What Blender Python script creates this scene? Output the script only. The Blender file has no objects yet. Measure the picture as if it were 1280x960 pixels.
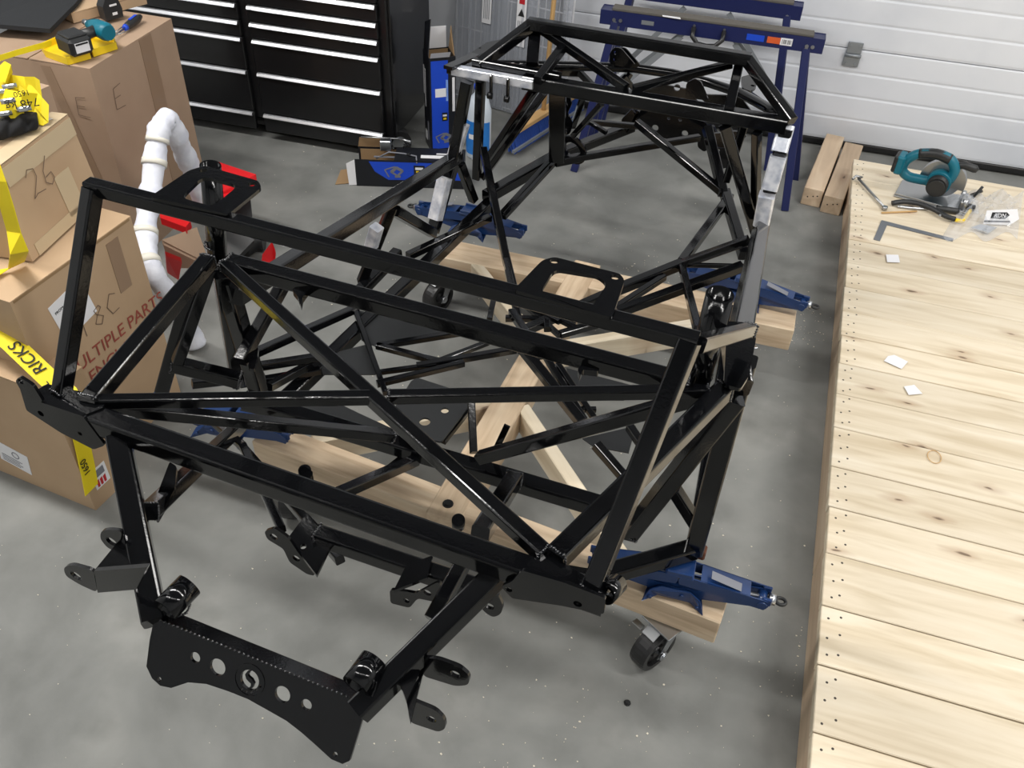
import bpy, bmesh, math, random
from mathutils import Vector, Matrix
from mathutils.geometry import tessellate_polygon
random.seed(7)
S = bpy.context.scene
C = S.collection
PI = math.pi

# ------------------------------------------------------------------ camera
F = 1115.2; PITCH = math.radians(41.57); ROLL = math.radians(2.686); YAW = math.radians(18.69)
CAM = Vector((0, 0, 2.10))
_f = Vector((0, math.cos(PITCH), -math.sin(PITCH))); _u = Vector((0, math.sin(PITCH), math.cos(PITCH))); _r = Vector((1, 0, 0))
_c, _s = math.cos(ROLL), math.sin(ROLL)
cols = (_c*_r + _s*_u, -_s*_r + _c*_u, -_f)
RM = Matrix.Rotation(YAW, 3, 'Z') @ Matrix((cols[0], cols[1], cols[2])).transposed()
cd = bpy.data.cameras.new('camera'); cam = bpy.data.objects.new('camera', cd); C.objects.link(cam)
cam.matrix_world = Matrix.Translation(CAM) @ RM.to_4x4()
cd.sensor_width = 36; cd.lens = 36*F/1280; cd.clip_start = 0.05
S.camera = cam

# ------------------------------------------------------------------ light
S.view_settings.view_transform = 'Standard'; S.view_settings.look = 'None'; S.view_settings.gamma = 1
S.view_settings.use_curve_mapping = False
S.view_settings.exposure = -0.55
wd = bpy.data.worlds.new('world'); S.world = wd; wd.use_nodes = True
wd.node_tree.nodes['Background'].inputs[0].default_value = (0.75, 0.85, 1, 1)
wd.node_tree.nodes['Background'].inputs[1].default_value = 0.25
LIGHTS = [(-2.75, 1.50, 160), (0.0, 1.50, 46), (2.75, 1.50, 120), (-2.75, -1.2, 52), (0.0, -1.2, 16), (2.75, -1.2, 84), (2.45, 3.75, 72)]  # last strip is an added fill for the dim far floor
for lx, ly, pw in LIGHTS:
    ld = bpy.data.lights.new('strip_light', 'AREA'); ld.shape = 'RECTANGLE'; ld.size = 2.4; ld.size_y = 0.22
    ld.energy = pw; ld.color = (1.0, 0.98, 0.945)
    lo = bpy.data.objects.new('strip_light', ld); lo.location = (lx, ly, 3.50); C.objects.link(lo)

# ------------------------------------------------------------------ helpers
def ray(px, py): return RM @ Vector(((px-640)/F, -(py-480)/F, -1))
def P(px, py, z=None, x=None, y=None, n=None, d=None):
    """world point on the sight line of photo pixel (px,py) at a known height / plane"""
    r = ray(px, py)
    if z is not None: t = (z-CAM.z)/r.z
    elif x is not None: t = (x-CAM.x)/r.x
    elif y is not None: t = (y-CAM.y)/r.y
    else: t = (d-n.dot(CAM))/n.dot(r)
    return CAM + t*r
def rot2(deg):
    a = math.radians(deg); return Vector((math.cos(a), math.sin(a), 0)), Vector((-math.sin(a), math.cos(a), 0))
WX, WY = rot2(4.56)      # wall axes
PX, PY = rot2(2.53)      # platform axes
ZV = Vector((0, 0, 1))
def lin(c):
    c = c/255
    return c/12.92 if c <= 0.04045 else ((c+0.055)/1.055)**2.4
def rgb(r, g, b): return (lin(r), lin(g), lin(b), 1)

class MB:
    def __init__(s): s.v = []; s.f = []; s.m = []; s.sm = []
    def add(s, vs, fs, m=0, smooth=False):
        o = len(s.v); s.v += [Vector(v) for v in vs]
        for f in fs: s.f.append(tuple(i+o for i in f)); s.m.append(m); s.sm.append(smooth)
        return s
    def box(s, c, sz, ax=None, m=0):
        c = Vector(c); X, Y, Z = ax if ax else (Vector((1, 0, 0)), Vector((0, 1, 0)), ZV)
        hx, hy, hz = sz[0]/2, sz[1]/2, sz[2]/2
        vs = [c + X*a*hx + Y*b*hy + Z*e*hz for e in (-1, 1) for b in (-1, 1) for a in (-1, 1)]
        return s.add(vs, [(0, 2, 3, 1), (4, 5, 7, 6), (0, 1, 5, 4), (2, 6, 7, 3), (0, 4, 6, 2), (1, 3, 7, 5)], m)
    def bbox(s, c, sz, b=0.003, ax=None, m=0):
        """chamfered box"""
        c = Vector(c); X, Y, Z = ax if ax else (Vector((1, 0, 0)), Vector((0, 1, 0)), ZV)
        bm = bmesh.new(); bmesh.ops.create_cube(bm, size=1)
        for v in bm.verts: v.co = Vector((v.co.x*sz[0], v.co.y*sz[1], v.co.z*sz[2]))
        bmesh.ops.bevel(bm, geom=list(bm.edges), offset=b, segments=1, affect='EDGES')
        bm.verts.index_update()
        s.add([c + X*v.co.x + Y*v.co.y + Z*v.co.z for v in bm.verts], [tuple(v.index for v in f.verts) for f in bm.faces], m); bm.free(); return s
    def prof(s, p1, p2, profile, up=None, m=0, smooth=False, caps=True):
        """profile [(a,b)] extruded p1->p2; a along side, b along up"""
        p1 = Vector(p1); p2 = Vector(p2); d = (p2-p1).normalized(); up = Vector(up) if up else (ZV if abs(d.z) < 0.95 else Vector((0, 1, 0)))
        sd = d.cross(up).normalized(); up = sd.cross(d).normalized(); n = len(profile)
        vs = [p + sd*a + up*b for p in (p1, p2) for a, b in profile]
        s.add(vs, [(i, (i+1) % n, n+(i+1) % n, n+i) for i in range(n)], m, smooth)
        if caps: s.add(vs, [tuple(range(n))[::-1], tuple(range(n, 2*n))], m)
        return s
    def cyl(s, p1, p2, r, n=20, r2=None, m=0, caps=True, smooth=True):
        r2 = r if r2 is None else r2
        p1 = Vector(p1); p2 = Vector(p2); d = (p2-p1).normalized(); up = ZV if abs(d.z) < 0.95 else Vector((0, 1, 0))
        a = d.cross(up).normalized(); b = a.cross(d)
        vs = [p + (a*math.cos(2*PI*i/n) + b*math.sin(2*PI*i/n))*q for p, q in ((p1, r), (p2, r2)) for i in range(n)]
        s.add(vs, [(i, (i+1) % n, n+(i+1) % n, n+i) for i in range(n)], m, smooth)
        if caps: s.add(vs, [tuple(range(n))[::-1], tuple(range(n, 2*n))], m)
        return s
    def pipe(s, p1, p2, r, ri, n=28, m=0):
        """hollow tube with wall"""
        p1 = Vector(p1); p2 = Vector(p2); d = (p2-p1).normalized(); up = ZV if abs(d.z) < 0.95 else Vector((0, 1, 0))
        a = d.cross(up).normalized(); b = a.cross(d)
        rings = [(p1, ri), (p1, r), (p2, r), (p2, ri)]
        vs = [p + (a*math.cos(2*PI*i/n) + b*math.sin(2*PI*i/n))*q for p, q in rings for i in range(n)]
        for k in range(4):
            s.add(vs, [(k*n+i, k*n+(i+1) % n, ((k+1) % 4)*n+(i+1) % n, ((k+1) % 4)*n+i) for i in range(n)], m, k in (1, 3))
        return s
    def sweep(s, pts, r, n=10, m=0, closed=False, flat=1.0):
        pts = [Vector(p) for p in pts]; k = len(pts); rs = r if isinstance(r, (list, tuple)) else [r]*k
        vs = []; pa = None
        for i, p in enumerate(pts):
            if closed: t = (pts[(i+1) % k]-pts[i-1])
            else: t = pts[min(i+1, k-1)]-pts[max(i-1, 0)]
            t.normalize()
            if pa is None: pa = t.orthogonal().normalized()
            a = (pa - t*pa.dot(t)).normalized(); pa = a; b = t.cross(a)
            vs += [p + (a*math.cos(2*PI*j/n) + b*math.sin(2*PI*j/n)*flat)*rs[i] for j in range(n)]
        fs = []
        for i in range(k if closed else k-1):
            o = i*n; q = ((i+1) % k)*n
            fs += [(o+j, o+(j+1) % n, q+(j+1) % n, q+j) for j in range(n)]
        s.add(vs, fs, m, True)
        if not closed: s.add(vs, [tuple(range(n))[::-1], tuple(range((k-1)*n, k*n))], m)
        return s
    def slab(s, outer, th, nrm, holes=(), m=0):
        """flat plate: 3D outline, thickness th along -nrm, holes = 3D outlines"""
        loops = [[Vector(p) for p in outer]] + [[Vector(p) for p in h] for h in holes]
        nrm = Vector(nrm).normalized(); a = nrm.orthogonal().normalized(); b = nrm.cross(a)
        flat = [[Vector((p.dot(a), p.dot(b), 0)) for p in l] for l in loops]
        tris = tessellate_polygon(flat); allp = [p for l in loops for p in l]; n = len(allp)
        def up(t):
            p, q, r = (flat_all[i] for i in t)
            return (q-p).cross(r-p).z > 0
        flat_all = [p for l in flat for p in l]
        top = [tuple(t) if up(t) else tuple(t)[::-1] for t in tris]
        s.add(allp + [p - nrm*th for p in allp], top + [tuple(i+n for i in t)[::-1] for t in top], m)
        o = 0
        for l in loops:
            k = len(l); s.add(allp + [p - nrm*th for p in allp], [(o+i, o+i+n, o+(i+1) % k+n, o+(i+1) % k) for i in range(k)], m); o += k
        return s
    def ribbon(s, pts, wv, m=0, th=0.002):
        pts = [Vector(p) for p in pts]; vs = []; k = len(pts)
        for i, p in enumerate(pts):
            w = Vector(wv[i]) if isinstance(wv, list) else Vector(wv)
            t = (pts[min(i+1, k-1)]-pts[max(i-1, 0)]).normalized(); nn = t.cross(w).normalized()*th
            vs += [p-w/2, p+w/2, p+w/2+nn, p-w/2+nn]
        fs = []
        for i in range(k-1):
            for j in range(4): fs.append((4*i+j, 4*i+(j+1) % 4, 4*i+4+(j+1) % 4, 4*i+4+j))
        s.add(vs, fs, m, False); s.add(vs, [(3, 2, 1, 0), (4*k-4, 4*k-3, 4*k-2, 4*k-1)], m); return s
    def build(s, name, mats, parent=None, fix=True):
        me = bpy.data.meshes.new(name); me.from_pydata([tuple(v) for v in s.v], [], s.f)
        for m in (mats if isinstance(mats, (list, tuple)) else [mats]): me.materials.append(m)
        me.polygons.foreach_set('material_index', s.m); me.polygons.foreach_set('use_smooth', s.sm)
        if fix:
            bm = bmesh.new(); bm.from_mesh(me); bmesh.ops.remove_doubles(bm, verts=bm.verts, dist=1e-6)
            bmesh.ops.recalc_face_normals(bm, faces=bm.faces); bm.to_mesh(me); bm.free()
        me.update()
        o = bpy.data.objects.new(name, me); C.objects.link(o)
        if parent: adopt(o, parent)
        return o
def adopt(o, parent):
    """meshes are in world space: keep them there under a moved parent"""
    top = Matrix.Identity(4); q = parent; chain = []
    while q: chain.append(q); q = q.parent
    for q in reversed(chain): top = top @ q.matrix_basis
    o.parent = parent
    if any(abs(top[i][j]-(1 if i == j else 0)) > 1e-9 for i in range(4) for j in range(4)):
        if o.type == 'MESH': o.data.transform(top.inverted())
        else: o.matrix_basis = top.inverted() @ o.matrix_basis
def thing(name, label, cat, loc=(0, 0, 0), group=None):
    o = bpy.data.objects.new(name, None); o.location = loc; o.empty_display_size = 0.05; C.objects.link(o)
    return tag(o, label, cat, group)
def tag(o, label, cat=None, group=None):
    o['label'] = label
    if cat: o['category'] = cat
    if group: o['group'] = group
    return o
def struct(o, label=None):
    o['kind'] = 'structure'
    if label: o['label'] = label
    return o
def ring(c, r, nrm, n=16, r2=None):
    nrm = Vector(nrm).normalized(); a = nrm.orthogonal().normalized(); b = nrm.cross(a); r2 = r2 or r
    return [Vector(c) + a*math.cos(2*PI*i/n)*r + b*math.sin(2*PI*i/n)*r2 for i in range(n)]
def text(name, s, org, right, up, size, mat, parent, depth=0.0004, align='LEFT', sx=1.0, shear=0.0):
    cu = bpy.data.curves.new(name, 'FONT'); cu.body = s; cu.size = 1; cu.align_x = align; cu.extrude = depth/size; cu.shear = shear
    to = bpy.data.objects.new(name, cu); C.objects.link(to)
    dg = bpy.context.evaluated_depsgraph_get(); me = bpy.data.meshes.new_from_object(to.evaluated_get(dg))
    bpy.data.objects.remove(to); bpy.data.curves.remove(cu)
    r = Vector(right).normalized(); u = Vector(up); u = (u - r*u.dot(r)).normalized(); n = r.cross(u)
    me.transform(Matrix((r*size*sx, u*size, n*size)).transposed().to_4x4()); me.transform(Matrix.Translation(Vector(org) + n*0.0008))
    me.materials.clear(); me.materials.append(mat); me.name = name
    o = bpy.data.objects.new(name, me); C.objects.link(o); adopt(o, parent); return o
def sqprof(w, h=None, r=0.15, k=3):
    h = h or w; r = r*min(w, h); out = []
    for cx, cy, a0 in ((w/2-r, h/2-r, 0), (-w/2+r, h/2-r, 90), (-w/2+r, -h/2+r, 180), (w/2-r, -h/2+r, 270)):
        for i in range(k+1):
            a = math.radians(a0+90*i/k); out.append((cx+r*math.cos(a), cy+r*math.sin(a)))
    return out

# ------------------------------------------------------------------ materials
def mat(name, col, rough=0.5, metal=0.0, coat=0.0, spec=0.5, **kw):
    m = bpy.data.materials.new(name); m.use_nodes = True; b = m.node_tree.nodes['Principled BSDF']
    b.inputs['Base Color'].default_value = col; b.inputs['Roughness'].default_value = rough; b.inputs['Metallic'].default_value = metal
    b.inputs['Coat Weight'].default_value = coat; b.inputs['Coat Roughness'].default_value = 0.06; b.inputs['Specular IOR Level'].default_value = spec
    for k, v in kw.items(): b.inputs[k].default_value = v
    return m
def nodes(m): return m.node_tree.nodes, m.node_tree.links, m.node_tree.nodes['Principled BSDF']
def noise_col(m, stops, scale=5, detail=4, stretch=(1, 1, 1), rand=False, bump=0.0, bscale=None, coords='Object', dist=0.0):
    N, L, b = nodes(m)
    tc = N.new('ShaderNodeTexCoord'); mp = N.new('ShaderNodeMapping'); mp.inputs['Scale'].default_value = stretch
    L.new(tc.outputs[coords], mp.inputs['Vector'])
    if rand:
        oi = N.new('ShaderNodeObjectInfo'); mu = N.new('ShaderNodeVectorMath'); mu.operation = 'SCALE'; cb = N.new('ShaderNodeCombineXYZ')
        for i in range(3): L.new(oi.outputs['Random'], cb.inputs[i])
        L.new(cb.outputs[0], mu.inputs[0]); mu.inputs['Scale'].default_value = 37.0; L.new(mu.outputs[0], mp.inputs['Location'])
    n = N.new('ShaderNodeTexNoise'); n.inputs['Scale'].default_value = scale; n.inputs['Detail'].default_value = detail; n.inputs['Distortion'].default_value = dist
    L.new(mp.outputs[0], n.inputs['Vector']); cr = N.new('ShaderNodeValToRGB'); e = cr.color_ramp.elements
    e[0].position, e[0].color = stops[0]; e[1].position, e[1].color = stops[-1]
    for p, c in stops[1:-1]: q = e.new(p); q.color = c
    L.new(n.outputs['Fac'], cr.inputs['Fac']); L.new(cr.outputs['Color'], b.inputs['Base Color'])
    if bump:
        bp = N.new('ShaderNodeBump'); bp.inputs['Strength'].default_value = bump; bp.inputs['Distance'].default_value = 0.01
        n2 = n
        if bscale:
            n2 = N.new('ShaderNodeTexNoise'); n2.inputs['Scale'].default_value = bscale; n2.inputs['Detail'].default_value = 3; L.new(tc.outputs[coords], n2.inputs['Vector'])
        L.new(n2.outputs['Fac'], bp.inputs['Height']); L.new(bp.outputs[0], b.inputs['Normal'])
    return cr, mp
def mix_in(m, src, fac, col):
    """mix a colour over whatever drives base colour"""
    N, L, b = nodes(m); mx = N.new('ShaderNodeMix'); mx.data_type = 'RGBA'
    L.new(src, mx.inputs[6]); L.new(fac, mx.inputs[0]); mx.inputs[7].default_value = col
    L.new(mx.outputs[2], b.inputs['Base Color']); return mx.outputs[2]

black = mat('black_powder_coat', (0.0022, 0.0024, 0.003, 1), 0.11, coat=0.0, spec=0.5)
N, L, b = nodes(black); tc = N.new('ShaderNodeTexCoord'); nz = N.new('ShaderNodeTexNoise'); nz.inputs['Scale'].default_value = 160
nz.inputs['Detail'].default_value = 1; bp = N.new('ShaderNodeBump'); bp.inputs['Strength'].default_value = 0.05; bp.inputs['Distance'].default_value = 0.002
L.new(tc.outputs['Object'], nz.inputs['Vector']); L.new(nz.outputs['Fac'], bp.inputs['Height']); L.new(bp.outputs[0], b.inputs['Normal'])
satin = mat('satin_black', (0.012, 0.013, 0.014, 1), 0.42)
weldm = mat('weld_black', (0.012, 0.013, 0.016, 1), 0.12, coat=1.0)
reflect_paint = mat('painted_reflection', (0.75, 0.79, 0.90, 1), 0.30, 0.55)  # pale streaky colour paints a reflection onto the black rails
N, L, b = nodes(reflect_paint)
noise_col(reflect_paint, [(0.30, (0.50, 0.54, 0.64, 1)), (0.6, (0.92, 0.94, 1, 1))], 30, 2, (1, 1, 1))
jackblue = mat('jack_blue', rgb(22, 52, 100), 0.34, coat=0.15)
horseblue = mat('sawhorse_blue', rgb(26, 34, 82), 0.4)
rubber = mat('rubber_black', (0.014, 0.014, 0.015, 1), 0.35)
plastic_blk = mat('plastic_black', (0.018, 0.019, 0.02, 1), 0.45)
zinc = mat('zinc_steel', (0.52, 0.54, 0.57, 1), 0.3, 1.0)
steel = mat('brushed_steel', (0.45, 0.46, 0.47, 1), 0.35, 1.0)
alum = mat('drawer_aluminium', (0.94, 0.95, 0.98, 1), 0.30, 1.0)
white = mat('white_paper', rgb(232, 232, 235), 0.7)
inkgrey = mat('ink_grey', rgb(120, 122, 130), 0.7)
ink = mat('ink_black', rgb(22, 22, 24), 0.7)
inkred = mat('ink_red', rgb(150, 72, 60), 0.8)
labelred = mat('label_red', rgb(190, 30, 40), 0.6)
yellow = mat('yellow_webbing', rgb(240, 216, 20), 0.6)
yellowp = mat('yellow_plastic', rgb(240, 205, 30), 0.4)
red = mat('red_enamel', rgb(205, 22, 30), 0.35)
teal = mat('teal_plastic', rgb(10, 105, 125), 0.4)
boxblue = mat('carton_blue', rgb(22, 72, 200), 0.45)
boxblack = mat('carton_black', rgb(20, 22, 28), 0.4)
kraft = mat('kraft_inside', rgb(150, 122, 88), 0.8)
tapem = mat('packing_tape', rgb(198, 178, 146), 0.3)
tapeclear = mat('clear_tape', rgb(150, 124, 100), 0.30, coat=0.2)
foam = mat('foam_wrap', rgb(226, 228, 240), 0.55); N, L, b = nodes(foam)
noise_col(foam, [(0.3, rgb(212, 215, 228)), (0.7, rgb(238, 240, 248))], 14, 3, (1, 1, 1), bump=0.5, bscale=22)
b.inputs['Subsurface Weight'].default_value = 0.0
mask = mat('masking_tape', rgb(226, 222, 210), 0.5)
felt = mat('black_foam_sheet', rgb(34, 36, 39), 0.95)
cloth = mat('black_cloth', rgb(20, 20, 22), 0.95)
rust = mat('brown_pad', rgb(92, 52, 34), 0.8)
bristle = mat('blue_bristle', rgb(32, 70, 150), 0.7)
handlew = mat('handle_wood', rgb(205, 165, 110), 0.5)
jugm = mat('jug_plastic', rgb(205, 215, 225), 0.35)
concrete = mat('concrete', (0.2, 0.2, 0.19, 1), 0.72, spec=0.35)
cr, mp = noise_col(concrete, [(0.28, rgb(106, 107, 104)), (0.5, rgb(127, 128, 125)), (0.72, rgb(145, 145, 141))], 3.4, 12, bump=0.04, bscale=60, dist=0.3)
N, L, b = nodes(concrete); tc = N.new('ShaderNodeTexCoord')
vo = N.new('ShaderNodeTexVoronoi'); vo.voronoi_dimensions = '2D'; vo.inputs['Scale'].default_value = 9; L.new(tc.outputs['Object'], vo.inputs['Vector'])
n5 = N.new('ShaderNodeTexNoise'); n5.inputs['Scale'].default_value = 60; L.new(tc.outputs['Object'], n5.inputs['Vector'])
md = N.new('ShaderNodeMath'); md.operation = 'MULTIPLY_ADD'; L.new(n5.outputs['Fac'], md.inputs[0]); md.inputs[1].default_value = 0.05; L.new(vo.outputs['Distance'], md.inputs[2])
lt = N.new('ShaderNodeMath'); lt.operation = 'LESS_THAN'; L.new(md.outputs[0], lt.inputs[0]); lt.inputs[1].default_value = 0.052
sp = N.new('ShaderNodeSeparateColor'); L.new(vo.outputs['Color'], sp.inputs[0]); g2 = N.new('ShaderNodeMath'); g2.operation = 'GREATER_THAN'; g2.inputs[1].default_value = 0.35
L.new(sp.outputs[0], g2.inputs[0]); mm = N.new('ShaderNodeMath'); mm.operation = 'MULTIPLY'; L.new(lt.outputs[0], mm.inputs[0]); L.new(g2.outputs[0], mm.inputs[1])
o1 = cr.outputs['Color']
ns = N.new('ShaderNodeTexNoise'); ns.inputs['Scale'].default_value = 3.3; ns.inputs['Detail'].default_value = 6; L.new(tc.outputs['Object'], ns.inputs['Vector'])
mr = N.new('ShaderNodeMapRange'); mr.inputs[1].default_value = 0.56; mr.inputs[2].default_value = 0.70; mr.inputs[4].default_value = 0.38; L.new(ns.outputs['Fac'], mr.inputs[0])
mix_in(concrete, o1, mr.outputs[0], rgb(84, 85, 82))

def wood(name, c0, c1, c2, rough=0.55, axis='x', knots=True, knotcol=(120, 84, 55), gs=14, kx=1.6):
    m = mat(name, rgb(*c1), rough)
    st = {'x': (0.10, 1, 1), 'y': (1, 0.10, 1)}[axis]
    cr, mp = noise_col(m, [(0.3, rgb(*c0)), (0.52, rgb(*c1)), (0.75, rgb(*c2))], gs, 5, st, rand=True, bump=0.06, dist=0.6)
    N, L, b = nodes(m)
    oi = N.new('ShaderNodeObjectInfo'); hs = N.new('ShaderNodeHueSaturation'); r = N.new('ShaderNodeMapRange')
    r.inputs[3].default_value = 0.88; r.inputs[4].default_value = 1.06; L.new(oi.outputs['Random'], r.inputs[0]); L.new(r.outputs[0], hs.inputs['Value'])
    src = cr.outputs['Color']
    if knots:
        mp2 = N.new('ShaderNodeMapping'); tc = N.new('ShaderNodeTexCoord'); L.new(tc.outputs['Object'], mp2.inputs['Vector'])
        mp2.inputs['Scale'].default_value = (kx, 4.2, 1.0) if axis == 'x' else (4.2, kx, 1.0)
        L.new(mp.inputs['Location'].links[0].from_socket, mp2.inputs['Location'])
        wn = N.new('ShaderNodeTexNoise'); wn.inputs['Scale'].default_value = 7; L.new(mp2.outputs[0], wn.inputs['Vector'])
        ad = N.new('ShaderNodeVectorMath'); ad.operation = 'MULTIPLY_ADD'; L.new(wn.outputs['Color'], ad.inputs[0]); ad.inputs[1].default_value = (0.12, 0.12, 0); L.new(mp2.outputs[0], ad.inputs[2])
        v = N.new('ShaderNodeTexVoronoi'); v.voronoi_dimensions = '2D'; v.inputs['Scale'].default_value = 2.1; L.new(ad.outputs[0], v.inputs['Vector'])
        sc_ = N.new('ShaderNodeSeparateColor'); L.new(v.outputs['Color'], sc_.inputs[0]); gt = N.new('ShaderNodeMath'); gt.operation = 'GREATER_THAN'; gt.inputs[1].default_value = 0.62; L.new(sc_.outputs[0], gt.inputs[0])
        for r0, r1, wt_, kc in ((0.02, 0.20, 0.45, knotcol), (0.02, 0.055, 0.8, tuple(q*.55 for q in knotcol))):
            k = N.new('ShaderNodeMapRange'); k.inputs[1].default_value = r0; k.inputs[2].default_value = r1; k.inputs[3].default_value = wt_; k.inputs[4].default_value = 0; L.new(v.outputs['Distance'], k.inputs[0])
            ml = N.new('ShaderNodeMath'); ml.operation = 'MULTIPLY'; L.new(k.outputs[0], ml.inputs[0]); L.new(gt.outputs[0], ml.inputs[1])
            src = mix_in(m, src, ml.outputs[0], rgb(*kc))
    L.new(src, hs.inputs['Color']); L.new(hs.outputs[0], b.inputs['Base Color'])
    return m
pine = wood('pine_plank', (206, 189, 160), (224, 210, 185), (234, 223, 202), knots=True, knotcol=(158, 118, 84), gs=26)
fir = wood('fir_beam', (190, 165, 136), (212, 188, 158), (226, 206, 178), gs=42, kx=1.0, knotcol=(150, 105, 72))
firy = wood('fir_beam_lengthwise', (186, 162, 136), (204, 180, 152), (218, 198, 172), gs=20, axis='y', kx=1.0, knotcol=(150, 105, 72))
card = mat('cardboard', rgb(168, 138, 106), 0.8)
noise_col(card, [(0.3, rgb(176, 148, 117)), (0.7, rgb(192, 164, 132))], 3, 4, bump=0.05, bscale=8)
card2 = mat('cardboard_dark', rgb(150, 118, 92), 0.75)
noise_col(card2, [(0.3, rgb(160, 134, 112)), (0.7, rgb(176, 150, 126))], 3, 4, bump=0.05, bscale=8)
doorm = mat('door_white', rgb(212, 216, 224), 0.35)
noise_col(doorm, [(0.25, rgb(214, 218, 226)), (0.5, rgb(232, 235, 241)), (0.8, rgb(238, 240, 245))], 1.6, 7, bump=0.02, bscale=150)
wallm = mat('wall_paint', rgb(205, 208, 214), 0.7)
cab = mat('cabinet_black', (0.006, 0.006, 0.007, 1), 0.28, coat=0.3)
galv = mat('galvanised', rgb(150, 155, 160), 0.4, 0.5)
wallfar = mat('workshop_wall', rgb(196, 198, 200), 0.8)
ceilm = mat('ceiling_paint', rgb(132, 134, 138), 0.85)

# ------------------------------------------------------------------ structure
DWV = 4.596     # door wall plane in wall frame
def Wp(u, v, z): return WX*u + WY*v + ZV*z
WAX = (WX, WY, ZV)
struct(MB().box((0, 1.2, -0.05), (11, 10, 0.1)).build('floor', concrete), 'grey sealed concrete garage floor with white wood specks and dark smudges')
struct(MB().box(Wp(0, DWV+0.22, 1.8), (10, 0.12, 3.6), WAX).build('wall_door_side', wallm), 'white wall around the sectional garage door')
struct(MB().box(Wp(-3.9, 0.5, 1.8), (0.12, 9, 3.6), WAX).build('wall_left', wallfar))
struct(MB().box(Wp(4.6, 0.5, 1.8), (0.12, 9, 3.6), WAX).build('wall_right', wallfar))
struct(MB().box(Wp(0, -3.6, 1.8), (10, 0.12, 3.6), WAX).build('wall_back', wallfar))
struct(MB().box(Wp(0, 0.6, 3.66), (10, 9.4, 0.12), WAX).build('ceiling', ceilm))
# wall pier left of the door, where the cabinet stands
struct(MB().box(Wp(-2.55, DWV+0.08, 1.4), (2.95, 0.16, 2.8), WAX).build('wall_pier', wallm), 'white painted wall behind the tool cabinet')
# garage door: sections with pressed ribs
door = bpy.data.objects.new('door_1', None); C.objects.link(door); struct(door, 'white ribbed sectional garage door with black bottom seal')
u0, u1 = -0.98, 4.2; z = 0.045; sec_h = 0.465; k = 0
while z < 1.5:
    pf = []; n = 4; st = sec_h/n
    pts = [(0, 0)]
    for i in range(n):
        zz = i*st
        pts += [(0, zz+0.002), (-0.0022, zz+0.012), (-0.0030, zz+st-0.008), (-0.0006, zz+st-0.001)]
    pts += [(0.0, sec_h-0.002), (0.04, sec_h-0.002), (0.04, 0)]
    vs = []; m = len(pts)
    for u in (u0, u1): vs += [Wp(u, DWV+a, z+b) for a, b in pts]
    s_ = MB().add(vs, [(i, (i+1) % m, m+(i+1) % m, m+i) for i in range(m)])
    s_.build('door_panel', doorm, door)
    z += sec_h+0.003
seal = MB().prof(Wp(u0, DWV+0.012, 0.024), Wp(u1, DWV+0.012, 0.024), sqprof(0.03, 0.036, 0.3)).build('door_seal', rubber, door)
hb = MB(); hc = P(1066, 69, n=WY, d=DWV-0.012)
hb.bbox(hc+ZV*0.035, (0.07, 0.006, 0.055), 0.002, WAX).bbox(hc-ZV*0.03, (0.075, 0.006, 0.05), 0.002, WAX).cyl(hc-WX*0.038-WY*0.006, hc+WX*0.038-WY*0.006, 0.008, 10)
for a in (-0.022, 0.022):
    for q in (0.045, -0.042): hb.cyl(hc+WX*a+ZV*q-WY*0.002, hc+WX*a+ZV*q-WY*0.009, 0.006, 6)
hb.build('door_hinge', galv, door)
# track and jamb on the left of the door
tr = MB()
for du, w, dv in ((0, 0.06, 0), (0.075, 0.035, -0.02)):
    tr.prof(Wp(u0-0.05-du, DWV-0.05+dv, 0.0), Wp(u0-0.05-du, DWV-0.05+dv, 2.6), sqprof(w, 0.05, 0.15), up=WY)
struct(tr.build('trim_door_track', galv), 'galvanised steel door track beside the garage door')

# ------------------------------------------------------------------ lumber platform
pf = thing('plank_platform', 'low platform decked with pale pine planks beside the garage door', 'platform', tuple(PX*0.41))
PAX = (PX, PY, ZV); PT = 0.178
def Pp(u, v, z): return PX*u + PY*v + ZV*z
seams = [4.141, 3.945, 3.75, 3.58, 3.405, 3.225, 3.05, 2.885, 2.735, 2.573, 2.408, 2.241, 2.063, 1.897, 1.722, 1.543, 1.364, 1.182, 1.0, 0.82]
u1 = 2.55
plank_me = {}
for i in range(len(seams)-1):
    a, bq = seams[i+1], seams[i]; w = bq-a-0.0035; jz = random.uniform(-0.0012, 0.0012); ju = random.uniform(-0.003, 0.004)
    m = MB(); L0 = u1-0.41-ju
    m.bbox((L0/2, 0, -0.017), (L0, w, 0.034), 0.0022)
    o = m.build('plank', pine); o.parent = pf
    o.matrix_basis = Matrix.Translation(Pp(0.41+ju, (a+bq)/2, PT+jz)-PX*0.41) @ Matrix.Rotation(math.radians(2.53), 4, 'Z')
    nb = MB()
    for q in (-0.055, 0.0, 0.055):
        for e in (0, 1):
            cx = 0.022+e*0.024+random.uniform(-0.004, 0.004); cy = q+(0.008 if e else -0.006)+random.uniform(-0.004, 0.004)
            nb.cyl((cx, cy, 0.0002), (cx, cy, -0.001), 0.0034, 8, smooth=False)
            if i > 4: nb.cyl((cx+1.2, cy, 0.0002), (cx+1.2, cy, -0.001), 0.003, 8, smooth=False)
    nb_o = nb.build('nail_heads', mat('nail_dark', rgb(60, 52, 46), 0.6) if i == 0 else bpy.data.materials['nail_dark']); nb_o.parent = o; nb_o['kind'] = 'stuff'
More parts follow.
